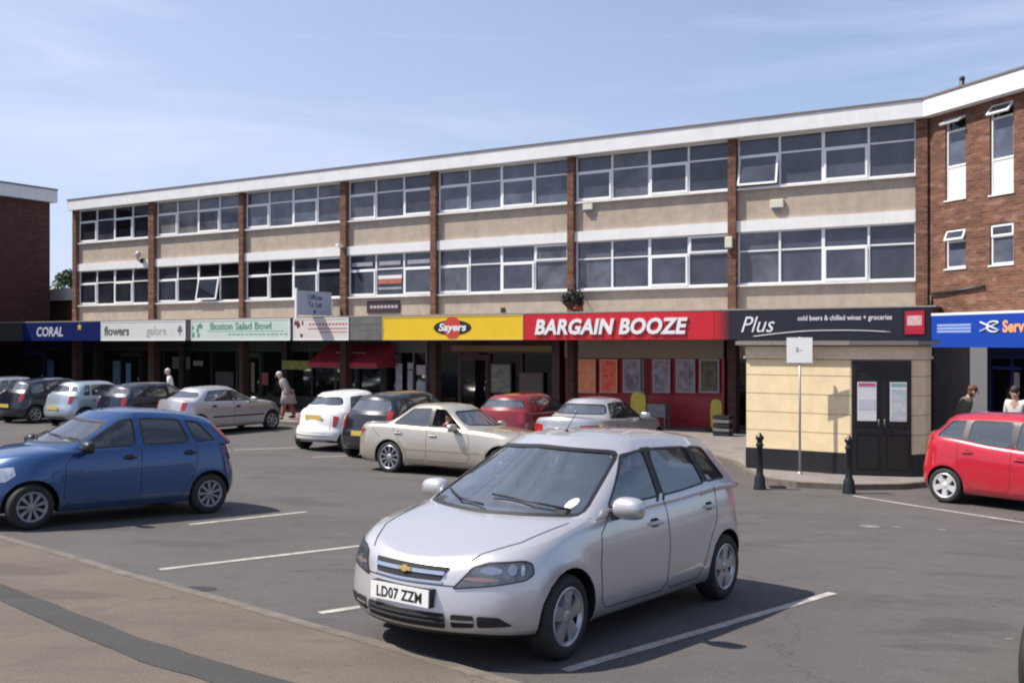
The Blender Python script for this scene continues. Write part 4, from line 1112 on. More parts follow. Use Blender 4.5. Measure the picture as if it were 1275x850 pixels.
# recessed shop fronts
def front(x0, x1, zst, frame, nm=3, pane=P_SHOP, door=None, bulk=None):
    mb = MB(); mb.box(x0, x1, 1.50, 1.74, 0, zst); mb.box(x0, x1, 1.50, 1.74, 2.35, 2.797); mb.box(x0, x0+.09, 1.502, 1.738, zst, 2.35); mb.box(x1-.09, x1, 1.502, 1.738, zst, 2.35)
    w = (x1-x0)/nm
    for i in range(1, nm): mb.box(x0+w*i-.03, x0+w*i+.03, 1.504, 1.736, zst, 2.35)
    f = mb.build('shopfront', frame, B)
    q = MB(); q.box(x0+.09, x1-.09, 1.60, 1.62, zst, 2.35); q.build('shop_window', pane, f)
    if bulk: q = MB(); q.box(x0, x1, 1.42, 1.497, 2.22, 2.796); q.build('bulkhead', bulk, f)
    if door is not None:
        d = MB(); xa = x0+w*door+.03; xb = xa+w-.06
        d.box(xa, xa+.09, 1.46, 1.5, .02, 2.2); d.box(xb-.09, xb, 1.46, 1.5, .02, 2.2); d.box(xa, xb, 1.461, 1.499, 2.1, 2.3); d.box(xa, xb, 1.461, 1.499, .021, .22)
        dd = d.build('door', frame, f)
        q = MB(); q.box(xa+.09, xb-.09, 1.475, 1.485, .22, 2.1); q.build('pane', pane, dd)
        q = MB(); q.tube([(xb-.13, 1.44, .9), (xb-.13, 1.44, 1.3)], .012, 6); q.build('handle', M_CHROME, dd)
    return f
M_FNAVY = mat('frame_navy', (.012, .016, .05), .4); M_FDK = mat('frame_dark', (.02, .02, .022), .4); M_FGRN = mat('frame_green', (.012, .03, .02), .4)
M_FPUR = mat('frame_maroon', (.055, .010, .018), .45); M_FGRY = mat('frame_grey', (.12, .12, .125), .5); M_FRED = mat('front_red', (.36, .010, .018), .4, noise_amt=.12, nscale=2)
front(X(-60), X(126), .5, M_FNAVY, 6, door=3)
front(X(127), X(234), .5, M_FDK, 4, door=1)
front(X(235), X(362), .55, M_FGRN, 4, door=2)
front(X(363), X(478), .6, M_FDK, 4, door=2)
front(X(482), X(534), .45, M_FGRY, 3, door=0)
fs_ = front(X(536), X(692), .3, M_FPUR, 4, door=1)
fr_ = front(X(706), X(903), .3, M_FRED, 2, pane=M_FRED, bulk=M_BEIGE)
fb_ = front(X(908), X(1150), .3, M_FDK, 5, door=0, bulk=M_BEIGE)
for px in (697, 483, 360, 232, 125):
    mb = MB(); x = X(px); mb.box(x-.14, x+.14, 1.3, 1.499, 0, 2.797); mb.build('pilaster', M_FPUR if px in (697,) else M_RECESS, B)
mb = MB(); x = X(804); mb.box(x-.05, x+.05, 1.36, 1.42, 0, 2.2); mb.build('pilaster', M_FGRY, B)
def poster(x0, x1, z0, z1, m, border=M_PW, parent=None, y=1.45, b=.05):
    q = MB(); q.box(x0, x1, y, y+.02, z0, z1); o = q.build('poster', border, parent or B)
    q = MB(); q.box(x0+b, x1-b, y-.004, y-.001, z0+b, z1-b); q.build('poster_print', m, o)
    return o
def print_mat(name, c1, c2, s=5):
    m = mat(name, c1, .6, noise_amt=.5, nscale=s, col2=c2, detail=2); return m
PR_O = print_mat('print_orange', (.9, .20, .06), (.95, .42, .22), 6); PR_R = print_mat('print_red', (.95, .08, .04), (.95, .26, .15), 6)
PR_G = print_mat('print_grey', (.16, .13, .16), (.42, .37, .42), 4); PR_D = print_mat('print_dark', (.06, .06, .04), (.2, .16, .09)); PR_W = print_mat('print_white', (.5, .48, .5), (.35, .33, .38))
M_PB = mat('poster_border', (.42, .36, .37), .6); M_PBO = mat('poster_border_warm', (.75, .4, .25), .6)
for (a, b, m, bd) in ((717, 741, PR_O, M_PBO), (746, 768, PR_R, M_PBO), (775, 797, PR_G, M_PB), (812, 834, PR_G, M_PB), (841, 865, PR_G, M_PB), (870, 895, PR_D, M_PB)):
    d = at_v((a+b)/2, 29.3).y
    poster(X(a, 29.3), X(b, 29.3), zz(489, d), zz(447, d), m, bd)
# red window vinyl, sandwich shop posters, white framed notices in the narrow front
q = MB(); q.box(X(806, 29.3), X(901, 29.3), 1.46, 1.48, .3, 1.05); q.build('window_vinyl', mat('vinyl_red', (.42, .012, .025), .4, noise_amt=.4, nscale=5, col2=(.28, .02, .03)), fr_)
poster(X(610, 29.3), X(636, 29.3), .95, 2.0, print_mat('print_menu', (.35, .28, .15), (.08, .12, .18), 6), M_FDK)
poster(X(645, 29.3), X(676, 29.3), .8, 1.7, print_mat('print_food', (.16, .09, .06), (.06, .08, .08), 5), M_FDK)
for a, b, z0, z1 in ((492, 500, .8, 1.95), (507, 513, .8, 1.7), (518, 529, 1.55, 1.9), (518, 529, .9, 1.3), (507, 514, 1.75, 1.98)):
    q = MB(); q.box(X(a, 29.3), X(b, 29.3), 1.45, 1.47, z0, z1); q.build('notice', PR_W, B)
q = MB(); q.box(X(562, 29.2), X(690, 29.2), 1.30, 1.42, 2.42, 2.62); q.build('shutter_box', mat('shutter_olive', (.22, .15, .05), .6), fs_)
for a, b, z0, z1, c in ((58, 66, 1.0, 1.9, (.05, .12, .2)), (140, 149, .8, 1.9, (.08, .14, .2)), (156, 162, .8, 1.8, (.1, .18, .26)), (214, 236, 1.6, 2.1, (.12, .13, .1)), (240, 252, 1.75, 1.95, (.2, .2, .18)), (325, 333, 1.0, 1.5, (.3, .06, .06)), (312, 316, .7, 1.9, (.2, .17, .1)), (268, 290, .9, 1.5, (.05, .05, .05))):
    q = MB(); q.box(X(a, 29.3), X(b, 29.3), 1.455, 1.47, z0, z1); q.build('notice', mat('notice_%d' % a, c, .6, noise_amt=.3), B)
# red awning
def awning():
    r = empty('shop_awning', uv(0, 0), math.atan2(-.517, .856), 'faded red canvas awning sloping out under the white and grey shop signs', 'awning')
    r.location = B.location
    xa, xb = X(398, 28.6), X(482, 28.6)
    mb = MB(); vs = [(xa, 1.2, 2.68), (xb, 1.2, 2.68), (xb, .1, 1.98), (xa, .1, 1.98), (xb, .1, 1.80), (xa, .1, 1.80), (xb, 1.2, 1.8), (xa, 1.2, 1.8)]
    mb.add(vs, [(0, 3, 2, 1), (3, 5, 4, 2), (1, 2, 4, 6), (0, 7, 5, 3)])
    mb.build('canvas', mat('awning_red', (.38, .03, .045), .8, noise_amt=.2, nscale=6), r)
    q = MB(); q.tube([(xa, .1, 1.8), (xb, .1, 1.8)], .02, 6); q.tube([(xa, .1, 1.8), (xa, 1.4, 1.9)], .015, 6); q.tube([(xb, .1, 1.8), (xb, 1.4, 1.9)], .015, 6); q.build('frame', M_FGRY, r)
    q = MB(); q.box(xa+.9, xb-.9, .60, .61, 2.33, 2.36, None); q.build('trim', M_PB, r)
awning()
q = MB(); q.box(X(355, 29.0), X(392, 29.0), .95, 1.0, zz(463, 35.2), zz(451, 35.2)); q.parent = None
o = q.build('hanging_sign', mat('sign_olive', (.30, .30, .06), .6, noise_amt=.4, nscale=9, col2=(.12, .13, .03)))
o.location = B.location; o.rotation_euler = B.rotation_euler
tag(o, 'small yellow green strip sign hung low beside the red awning', 'sign')
q = MB(); q.tube([(X(358, 29.0), .98, zz(451, 35.2)), (X(358, 29.0), .98, 2.8)], .01, 5); q.tube([(X(389, 29.0), .98, zz(451, 35.2)), (X(389, 29.0), .98, 2.8)], .01, 5); q.build('hanger', M_FGRY, o)
# ---- shop signs on the canopy face
def XS(px): return u_of(at_v(px, 26.65))+4.15
def sign(label, x0, x1, m, z0=2.80, z1=3.585, frame=None, d=.055):
    r = empty('shop_sign', (0, 0, 0), 0, label, 'sign', None)
    c, s_ = math.cos(B.rotation_euler.z), math.sin(B.rotation_euler.z)
    xm = (x0+x1)/2; r.location = B.matrix_basis@Vector((xm, -1.22, 0)); r.rotation_euler = B.rotation_euler
    h = (x1-x0)/2-.006
    q = MB(); q.box(-h, h, -d+.055, .055, z0, z1); q.build('sign_panel', m, r)
    if frame:
        q = MB(); t = .035; y0, y1 = -.012, .03
        q.box(-h, h, y0, y1, z0-.002, z0+t); q.box(-h, h, y0, y1, z1-t, z1+.002); q.box(-h-.001, -h+t, y0+.001, y1, z0+t, z1-t); q.box(h-t, h+.001, y0+.001, y1, z0+t, z1-t)
        q.build('sign_frame', frame, r)
    return r
def tx(r, s, size, x, z, m, **k): return text(r, s, size, TR(x, -.004, z), m, **k)
M_NAVY = mat('sign_navy', (.008, .016, .10), .35, noise_amt=.1); M_SW = mat('sign_white', (.60, .61, .60), .4, noise_amt=.06, nscale=2); M_SG = mat('sign_pale_green', (.52, .60, .55), .4, noise_amt=.08, nscale=2)
M_GRT = mat('letters_green', (.10, .27, .19), .5); M_SGY = mat('sign_grey', (.13, .13, .125), .5, noise_amt=.25, nscale=2.5); M_SY = mat('sign_yellow', (.72, .47, .015), .4, noise_amt=.05, nscale=2)
M_SR = mat('sign_red', (.50, .012, .022), .35, noise_amt=.06, nscale=2); M_SK = mat('sign_black', (.012, .013, .022), .3); M_LET = mat('letters_white', (.72, .72, .74), .4); M_LGY = mat('letters_grey', (.16, .16, .17), .5); M_LRD = mat('letters_red', (.38, .10, .12), .5)
r = sign('navy blue fascia sign lettered CORAL with a yellow star, leftmost shop of the parade', XS(28), XS(125), M_NAVY)
tx(r, 'CORAL', .56, XS(45)-(XS(28)+XS(125))/2, 3.0, mat('letters_silver', (.5, .52, .58), .35), offset=.012, shear=.15, sx=1.02)
xc = XS(99)-(XS(28)+XS(125))/2
q = MB(); pts = []
for i in range(10):
    t = math.pi/2+i*math.pi/5; rr = .17 if i % 2 == 0 else .07; pts.append((xc+rr*math.cos(t), 3.38+rr*math.sin(t)))
q.add([(a, -.012, b) for a, b in pts]+[(a, .001, b) for a, b in pts], [tuple(range(10))]+[(i, (i+1) % 10, 10+(i+1) % 10, 10+i) for i in range(10)]); q.build('star', mat('star_yellow', (.6, .42, .06), .5), r)
x0, x1 = XS(125.6), XS(231); r = sign('white fascia sign reading flowers galore in grey lettering', x0, x1, M_SW, frame=M_UPVC)
tx(r, 'flowers', .50, -(x1-x0)/2+.22, 3.03, mat('letters_olive', (.12, .115, .09), .5), offset=.014, sx=1.05); tx(r, 'galore', .50, .28, 3.03, mat('letters_pale', (.36, .35, .33), .5), offset=.0, sx=.95)
q = MB(); q.box((x1-x0)/2-.34, (x1-x0)/2-.31, -.012, .001, 3.0, 3.32); q.blob(((x1-x0)/2-.33, -.006, 3.30), (.09, .012, .1), 1); q.blob(((x1-x0)/2-.41, -.006, 3.2), (.06, .010, .06), 2); q.blob(((x1-x0)/2-.25, -.006, 3.2), (.06, .010, .06), 3); q.build('flower_emblem', M_LGY, r)
x0, x1 = XS(238), XS(361); r = sign('pale green and white fascia sign with green lettering of a salad shop', x0, x1, M_SG, frame=M_UPVC)
tx(r, 'Boston Salad Bowl', .37, -1.55, 3.22, M_GRT, offset=.006, sx=1.16)
q = MB()
for i in range(14): q.box(-.55+i*.22, -.42+i*.22+random.uniform(0, .05), -.002, .001, 3.0, 3.045)
q.box(-1.7, 2.3, -.002, .001, 3.13, 3.15); q.build('small_print', M_GRT, r)
q = MB()
for i in range(9): q.blob((-2.25+random.uniform(-.3, .3), -.002, 3.2+random.uniform(-.25, .25)), (.07, .006, .09), i)
q.build('leaf_emblem', M_GRT, r)
q = MB(); x = (XS(232)+XS(237))/2; q.box(XS(231.3), XS(237.7), -1.205, -1.16, 2.8, 3.585); q.build('canopy_joint', M_SOFF, B)
x0, x1 = XS(365), XS(434); r = sign('white fascia sign with dark red heart shapes and thin red lettering above the red awning', x0, x1, mat('sign_cream', (.6, .56, .53), .4), frame=M_UPVC)
q = MB()
for i in range(12): q.box(-.55+i*.155, -.44+i*.155, -.002, .001, 3.33, 3.40)
q.box(-.6, 1.25, -.002, .001, 3.19, 3.23)
for i in range(10): q.box(.0+i*.13, .09+i*.13, -.002, .001, 3.06, 3.11)
q.build('small_print', M_LRD, r)
q = MB(); q.blob((-1.12, -.004, 3.42), (.13, .012, .09), 1); q.blob((-1.05, -.004, 3.34), (.09, .012, .1), 4); q.blob((-.85, -.004, 3.42), (.045, .012, .09), 2); q.blob((-.9, -.004, 2.98), (.07, .012, .07), 3); q.build('heart_emblem', mat('emblem_dark_red', (.16, .02, .04), .5), r)
x0, x1 = XS(435.5), XS(475.5); r = sign('plain weathered grey fascia panel between the white sign and the yellow sign', x0, x1, M_SGY, frame=None)
q = MB(); q.box(-.7, .75, -.002, .001, 3.30, 3.38); q.box(-.3, .8, -.002, .001, 3.12, 3.17); q.build('faded_print', mat('faded_green', (.09, .105, .10), .6), r)
x0, x1 = XS(476), XS(651.5); r = sign('bright yellow fascia sign with a black oval and red disc reading Sayers', x0, x1, M_SY, frame=mat('frame_gold', (.6, .42, .12), .4))
xc = XS(563)-(x0+x1)/2
def oval(cx, cz, a, b, y0, m, nm, par):
    q = MB(); n = 40; q.add([(cx+a*math.cos(2*math.pi*i/n), y0, cz+b*math.sin(2*math.pi*i/n)) for i in range(n)]+[(cx+a*math.cos(2*math.pi*i/n), .001, cz+b*math.sin(2*math.pi*i/n)) for i in range(n)], [tuple(range(n))]+[(i, (i+1) % n, n+(i+1) % n, n+i) for i in range(n)]); return q.build(nm, m, par)
oval(xc, 3.2, .74, .245, -.008, M_BLK, 'logo_oval', r); oval(xc, 3.2, .33, .365, -.014, mat('logo_red', (.5, .05, .03), .4), 'logo_disc', r)
text(r, 'Sayers', .34, TR(xc, -.02, 3.10), M_LET, align='CENTER', offset=.010, shear=.2, sx=1.22)
# red and black fascia
x0, x1 = XS(652), XS(889); r = sign('red fascia sign reading BARGAIN BOOZE in bold white slanted capitals', x0, x1, M_SR)
text(r, 'BARGAIN BOOZE', .62, TR(XS(666)-(x0+x1)/2, -.03, 2.98), M_LET, offset=.022, shear=.2, sx=1.0*(XS(868)-XS(666))/5.42, extrude=.02, space=1.04)
RB = r
# fade from red to black is part of the printed panel
m = bpy.data.materials.new('sign_red_to_black'); m.use_nodes = True; t = m.node_tree; NN = t.nodes; tcx = NN.new('ShaderNodeTexCoord'); s_ = NN.new('ShaderNodeSeparateXYZ'); mr = NN.new('ShaderNodeMapRange')
t.links.new(tcx.outputs['Object'], s_.inputs[0]); t.links.new(s_.outputs[0], mr.inputs[0]); mr.inputs[1].default_value = XS(889)-(XS(889)+XS(1128))/2; mr.inputs[2].default_value = mr.inputs[1].default_value+.45
mxx = NN.new('ShaderNodeMix'); mxx.data_type = 'RGBA'; mxx.inputs[6].default_value = (.5, .012, .022, 1); mxx.inputs[7].default_value = (.012, .013, .022, 1); t.links.new(mr.outputs[0], mxx.inputs[0]); t.links.new(mxx.outputs[2], NN['Principled BSDF'].inputs['Base Color']); NN['Principled BSDF'].inputs['Roughness'].default_value = .35
x0, x1 = XS(889), XS(1128); r = sign('black fascia sign reading Plus in slanted white letters beside small words', x0, x1, m)
xm = (x0+x1)/2
text(r, 'Plus', .62, TR(XS(921)-xm, -.012, 3.0), M_LET, offset=-.002, shear=.35, sx=.92)
text(r, 'cold beers & chilled wines + groceries', .185, TR(XS(993)-xm, -.012, 3.30), M_LET, offset=.002, sx=.97*(XS(1113)-XS(993))/2.83)
q = MB(); q.tube([(XS(938+i*9)-xm, -.01, 2.88+.15*math.sin(min(1, i/10)*1.57)-.0012*max(0, i-12)**2*.9) for i in range(20)], .014, 5); q.build('swoosh', mat('swoosh_silver', (.5, .5, .5), .4), r)
# ---------------------------------------------------------------- right wing
wx, wy = .349, -.937
Wg = empty('brick_wing', (10.86, 26, 0), math.atan2(wy, wx), 'red brick wing at the right end with narrow white windows and a white roof fascia', 'building')
def holes_wall(mb, x0, x1, z0, z1, y0, y1, holes):
    xs = sorted({x0, x1}|{h[0] for h in holes}|{h[1] for h in holes}); zs_ = sorted({z0, z1}|{h[2] for h in holes}|{h[3] for h in holes})
    for a, b in zip(xs[:-1], xs[1:]):
        for c, d in zip(zs_[:-1], zs_[1:]):
            if any(h[0] <= a and b <= h[1] and h[2] <= c and d <= h[3] for h in holes): continue
            mb.box(a, b, y0, y1, c, d)
H = [(.60, 1.27, 6.33, 8.40), (2.02, 2.72, 6.27, 8.44), (.60, 1.27, 4.59, 5.57), (2.02, 2.72, 4.58, 5.56)]
H += [(a+3.0*k, b+3.0*k, c, d) for (a, b, c, d) in H[:4] for k in (1,)]
mb = MB(); holes_wall(mb, .0, 8.2, 2.8, 8.55, 0, .22, H); mb.build('wall', M_BRICK, Wg)
mb = MB(); mb.box(.15, 8.2, .225, 8, 2.8, 8.5); mb.box(0.1, 8.2, 1.9, 8, 0, 2.8); mb.build('inner_wall', M_BRICKD, Wg)
mb = MB(); mb.box(-.18, 8.4, -.28, 8.2, 8.555, 9.0); mb.build('roof_fascia', M_FASC, Wg)
mb = MB(); mb.box(-.2, 8.4, -.31, 8.2, 9.003, 9.05); mb.build('roof_edge', M_EDGE, Wg)
mb = MB(); mb.tube([(.75, .4, 9.0), (.75, .4, 9.42)], .06, 10); mb.lathe([(.065, 9.42), (.08, 9.44), (.05, 9.5), (.001, 9.5)], 10, TR(.75, .4, 0)); mb.build('roof_vent', M_FDK, Wg)
def narrow(x0, x1, z0, z1, panel, vent_open, vh=.27):
    y = .05; q = MB(); t = .05
    q.box(x0, x1, y, y+.07, z0, z0+t); q.box(x0, x1, y, y+.07, z1-t, z1); q.box(x0, x0+t, y+.001, y+.069, z0+t, z1-t); q.box(x1-t, x1, y+.001, y+.069, z0+t, z1-t)
    zv = z1-vh; q.box(x0+t, x1-t, y+.002, y+.068, zv-.03, zv+.02)
    if panel: q.box(x0+t, x1-t, y+.002, y+.068, z0+panel, z0+panel+.05)
    f = q.build('window', M_UPVC, Wg)
    if panel: p = MB(); p.box(x0+t, x1-t, y+.02, y+.05, z0+t, z0+panel); p.build('infill_panel', M_FASC, f)
    p = MB(); p.box(x0+t, x1-t, y+.03, y+.04, z0+(panel+.05 if panel else t), zv-.03); p.build('pane', P_NET, f)
    M = TR(0, y, z1-t*.5)@Matrix.Rotation(R(-vent_open), 4, 'X'); h = vh-t*.5
    c = MB(); s = .045; c.box(x0+.02, x1-.02, -.03, .015, -s, 0, M); c.box(x0+.02, x1-.02, -.03, .015, -h, -h+s, M); c.box(x0+.02, x0+.02+s, -.029, .014, -h+s, -s, M); c.box(x1-.02-s, x1-.02, -.029, .014, -h+s, -s, M); cc = c.build('top_vent', M_UPVC, f)
    p = MB(); p.box(x0+.06, x1-.06, -.012, -.004, -h+s, -s, M); p.build('pane', P_SLATE, cc)
    p = MB(); p.box(x0+t, x1-t, y+.06, y+.066, zv+.02, z1-t); p.build('room_dark', P_DARK, f)
    p = MB(); p.box(x0-.03, x1+.03, -.03, .1, z0-.04, z0-.002); p.build('sill', M_SILL, f)
for i, (a, b, c, d) in enumerate(H):
    tall = d-c > 1.5
    narrow(a, b, c, d, .82 if tall else 0, (62 if i == 0 else 38 if i == 1 else 0) if tall else (24 if i == 2 else 0), .33 if tall else .3)
q = MB(); q.tube([(.14, -.05, 3.3), (.14, -.05, 3.93), (.2, -.05, 3.97), (1.9, -.05, 4.08)], .035, 8); q.build('waste_pipe', M_BLACK, Wg)
# wing canopy with its black return and the blue sign
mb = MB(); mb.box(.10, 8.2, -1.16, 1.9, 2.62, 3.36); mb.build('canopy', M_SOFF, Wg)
mb = MB(); mb.box(1.41, 8.2, -1.22, .06, 3.363, 3.42); mb.build('canopy_capping', M_FASC, Wg)
def wsign(label, x0, x1, m, z0, z1):
    r = empty('shop_sign', Wg.matrix_basis@Vector(((x0+x1)/2, -1.22, 0)), Wg.rotation_euler.z, label, 'sign')
    h = (x1-x0)/2-.005; q = MB(); q.box(-h, h, 0, .055, z0, z1); q.build('sign_panel', m, r); return r
r = wsign('short black end panel with a red and white box, at the corner', .43, 1.40, M_SK, 2.72, 3.58)
q = MB(); q.box(-.36, .30, -.03, -.001, 2.92, 3.5); o = q.build('red_box', mat('box_red', (.30, .012, .03), .4), r)
q = MB(); q.box(-.28, .22, -.034, -.031, 3.14, 3.38); q.build('white_print', mat('box_print', (.45, .3, .33), .5, noise_amt=.3), o)
M_BLU = mat('sign_blue', (.008, .05, .34), .35, noise_amt=.06, nscale=2)
TW = lambda px: (25.58*((px-CX)/FPX)-9.74)/(.349+.937*((px-CX)/FPX))
r = wsign('bright blue fascia sign with a white fish emblem and orange lettering on the brick wing', 1.41, 8.2, M_BLU, 2.6, 3.36)
x_ = lambda t: t-(8.2+1.41)/2
q = MB(); 
for k in range(3): q.box(x_(TW(1168)), x_(TW(1210)), -.003, -.0005, 2.95+k*.075, 3.0+k*.075)
q.build('small_print', mat('print_pale_blue', (.25, .35, .6), .5), r)
q = MB(); fx_ = x_(TW(1239)); fl_ = x_(TW(1222)); ring = [(fx_+.2*math.cos(t*math.pi/12), -.012, 3.07+.12*math.sin(t*math.pi/12)) for t in range(3, 22)]
q.tube([(fl_, -.012, 3.18)]+list(reversed(ring))+[(fl_, -.012, 2.97)], .018, 6); q.build('fish_emblem', M_LET, r)
text(r, 'Service', .36, TR(x_(TW(1250)), -.012, 2.95), mat('letters_orange', (.75, .36, .16), .4), offset=.012, sx=.9)
# wing shop front
q = MB(); q.box(.3, 8.2, 1.75, 1.89, 0, .45); q.box(.3, 8.2, 1.75, 1.89, 2.3, 2.618)
for x in (.3, 1.5, 2.6, 4.6, 7): q.box(x, x+.09, 1.752, 1.888, .45, 2.3)
f = q.build('shopfront', mat('frame_blue', (.01, .02, .12), .4), Wg); q = MB(); q.box(.35, 8.1, 1.82, 1.84, .45, 2.3); q.build('shop_window', P_SHOP, f)
q = MB(); q.box(1.55, 2.58, 1.7, 1.72, .9, 1.35); q.build('window_poster', mat('poster_sage', (.22, .25, .15), .6, noise_amt=.3), f); q = MB(); q.box(1.1, 1.32, 1.7, 1.72, 1.55, 1.95); q.build('window_poster', PR_W, f)
q = MB(); q.box(.5, 1.4, 1.66, 1.72, 2.02, 2.1); q.box(1.1, 1.16, 1.661, 1.719, 1.2, 2.3); q.build('door_frame', mat('frame_bright_blue', (.015, .03, .22), .4), f)
# ---------------------------------------------------------------- left block
pc = Vector((-23.2, 50, 0)); 
LB = empty('brown_brick_block', (pc.x, pc.y, 0), math.atan2(.517, .856)+0, 'dark brown brick block with a white roof fascia at the far left', 'building')
LB.rotation_euler = (0, 0, math.atan2(.856, .517))      # local x runs away from the camera, local y to the left
mb = MB(); mb.box(-30, 0, 0, 9, 0, 9.75); mb.build('wall', M_BRICKD, LB)
mb = MB(); mb.box(-30.2, .25, -.25, 9.2, 9.752, 10.35); mb.build('roof_fascia', M_FASC, LB)
mb = MB(); mb.box(-30.2, .27, -.28, 9.2, 10.353, 10.43); mb.build('roof_edge', M_EDGE, LB)
mb = MB(); mb.box(-3.6, -2.9, 1.0, 1.9, 10.43, 10.95); mb.box(-3.65, -2.85, .95, 1.95, 10.953, 11.0); c_ = mb.build('chimney', M_BRICKD, LB)
mb = MB(); mb.lathe([(.14, 11.0), (.12, 11.2), (.001, 11.2)], 10, TR(-3.25, 1.45, 0)); mb.build('chimney_pot', M_BRICK, c_)
mb = MB(); mb.box(-1.9, -1.6, 1.0, 1.3, 10.43, 10.62); mb.build('roof_vent', M_SILL, LB)
mb = MB(); mb.box(-28, -1, -.35, -.02, 2.75, 3.5); mb.build('canopy', M_NAVY, LB)
mb = MB()
for k in range(6): mb.box(-27+k*4.4, -23.2+k*4.4, -.03, -.004, .5, 2.6)
mb.build('shop_window', P_SHOP, LB)
# low link between block and parade
LK = empty('brick_link', B.matrix_basis@Vector((-41, 4.2, 0)), B.rotation_euler.z, 'low brick link building with a white fascia, in the gap beside the parade', 'building')
mb = MB(); mb.box(-6, 5.6, 0, 4, 0, 4.9); mb.build('wall', M_BRICKD, LK)
mb = MB(); mb.box(-6, 5.6, -.15, 4.1, 4.902, 5.5); mb.build('roof_fascia', M_SILL, LK)
# ---------------------------------------------------------------- tree in the gap
def leaf_crown(root, blobs, n, size, m, name='crown', seed=3, flat=.6):
    rnd = random.Random(seed); mb = MB(); vs = []; fs = []
    for i in range(n):
        c, r = blobs[rnd.randrange(len(blobs))]
        d = Vector((rnd.gauss(0, 1), rnd.gauss(0, 1), rnd.gauss(0, 1))).normalized()*(rnd.random()**.4)
        p = Vector(c)+Vector((d.x*r, d.y*r, d.z*r*.8))
        if noise.noise(p*1.3/size*.12) < -.15: continue
        q = Vector((rnd.gauss(0, 1), rnd.gauss(0, 1), rnd.gauss(0, 1)+flat)).normalized(); a = q.orthogonal().normalized(); b = q.cross(a); s = size*rnd.uniform(.6, 1.4)
        k = len(vs); vs += [p-a*s, p-b*s*.6, p+a*s, p+b*s*.6]; fs.append((k, k+1, k+2, k+3))
    mb.add(vs, fs); return mb.build(name, m, root, recalc=False)
M_LEAF = mat('leaf_green', (.055, .10, .03), .6, noise_amt=.5, nscale=1.5); M_BARK = mat('bark', (.09, .065, .045), .9, noise_amt=.3, bump=.5)
T = empty('broadleaf_tree', (-31.5, 72, 0), 0, 'dark green tree crown showing in the gap behind the low link building', 'tree')
mb = MB(); mb.tube([(0, 0, 0), (.1, 0, 2), (-.1, .1, 4), (0, 0, 5.6)], [.28, .22, .16, .08], 10)
for i in range(6):
    t = i*1.05; mb.tube([(0, 0, 3+i*.3), (math.cos(t)*.9, math.sin(t)*.9, 4.4+i*.3), (math.cos(t)*1.9, math.sin(t)*1.7, 5.6+i*.25)], [.1, .06, .02], 6)
mb.build('trunk', M_BARK, T)
leaf_crown(T, [((0, 0, 6.6), 1.7), ((-1.5, 0, 5.9), 1.5), ((1.6, .3, 6.1), 1.5), ((.2, -.8, 5.3), 1.6), ((-.8, .8, 7.3), 1.0), ((2.6, 0, 5.2), 1.2), ((-2.8, 0, 5.2), 1.2)], 5200, .16, M_LEAF)
# ---------------------------------------------------------------- wall mounted things
def local(parent, p): return parent.matrix_basis@Vector(p)
def on_wall(px, py, y=.05): 
    p = at_v(px, 27.87+y); return u_of(p)+4.15, zz(py, p.y)
M_ALARM = mat('alarm_cream', (.6, .58, .46), .5)
def alarm(px, py, w, h, d, label, y=.07):
    x, z = on_wall(px, py, y); o = empty('alarm_box', local(B, (x, y, z)), B.rotation_euler.z, label, 'alarm', 'alarm boxes on the parade wall')
    q = MB(); q.box(-w/2, w/2, -d, 0, -h/2, h/2); b = q.build('box', M_ALARM, o, bevel=.02)
    q = MB(); q.box(-w*.3, w*.3, -d-.012, -d+.01, -h/2-.05, -h/2+.0); q.build('beacon', mat('beacon_blue', (.05, .08, .15), .3), o)
alarm(733, 257, .34, .24, .1, 'cream alarm box on the beige panel above the red sign')
alarm(968, 254, .38, .24, .1, 'cream alarm box on the rightmost beige panel under the open window')
alarm(908, 302, .22, .32, .1, 'tall cream alarm box on the brick pier above the black sign', y=-.1)
x, z = on_wall(178, 319); o = empty('flood_lamp', local(B, (x, .0, z)), B.rotation_euler.z, 'small grey globe lamp on the beige panel near the left end of the parade', 'lamp')
q = MB(); q.blob((0, -.2, .05), (.13, .13, .15), 1, .05); q.build('globe', mat('globe_grey', (.42, .43, .43), .3), o); q = MB(); q.tube([(0, .05, -.2), (0, -.2, -.2), (0, -.22, -.1)], .03, 6); q.box(-.12, .12, -.02, .05, -.3, -.1); q.build('bracket', M_FDK, o)
x, z = on_wall(626, 386); o = empty('wall_vent', local(B, (x, .07, z)), B.rotation_euler.z, 'tiny dark vent in the beige panel over the yellow sign', 'vent')
q = MB(); q.box(-.08, .08, -.03, 0, -.08, .08); q.box(-.06, .06, -.034, -.031, -.01, .01); q.build('cover', M_FDK, o, bevel=.01)
x, z = on_wall(430, 307); o = empty('security_camera', local(B, (x, -.1, z)), B.rotation_euler.z, 'small white camera on the brick pier left of the three light window', 'camera')
q = MB(); q.box(-.07, .07, -.32, -.05, -.06, .06); q.build('housing', M_UPVC, o, bevel=.02); q = MB(); q.tube([(0, 0, -.1), (0, -.15, -.05)], .02, 6); q.build('bracket', M_FDK, o)
# dark name plaque under the three light window
x0, z0 = on_wall(457, 390); x1, z1 = on_wall(498, 374)
o = empty('name_plaque', local(B, ((x0+x1)/2, .06, 0)), B.rotation_euler.z, 'dark oblong plaque with faint white words under the three light window', 'sign')
h = (x1-x0)/2; q = MB(); q.box(-h, h, -.03, 0, z0, z1); q.build('board', mat('plaque_dark', (.035, .02, .03), .5), o)
q = MB()
for i in range(8): q.box(-h+.15+i*.16, -h+.27+i*.16, -.034, -.031, z0+.17, z0+.27)
q.build('words', M_PB, o)
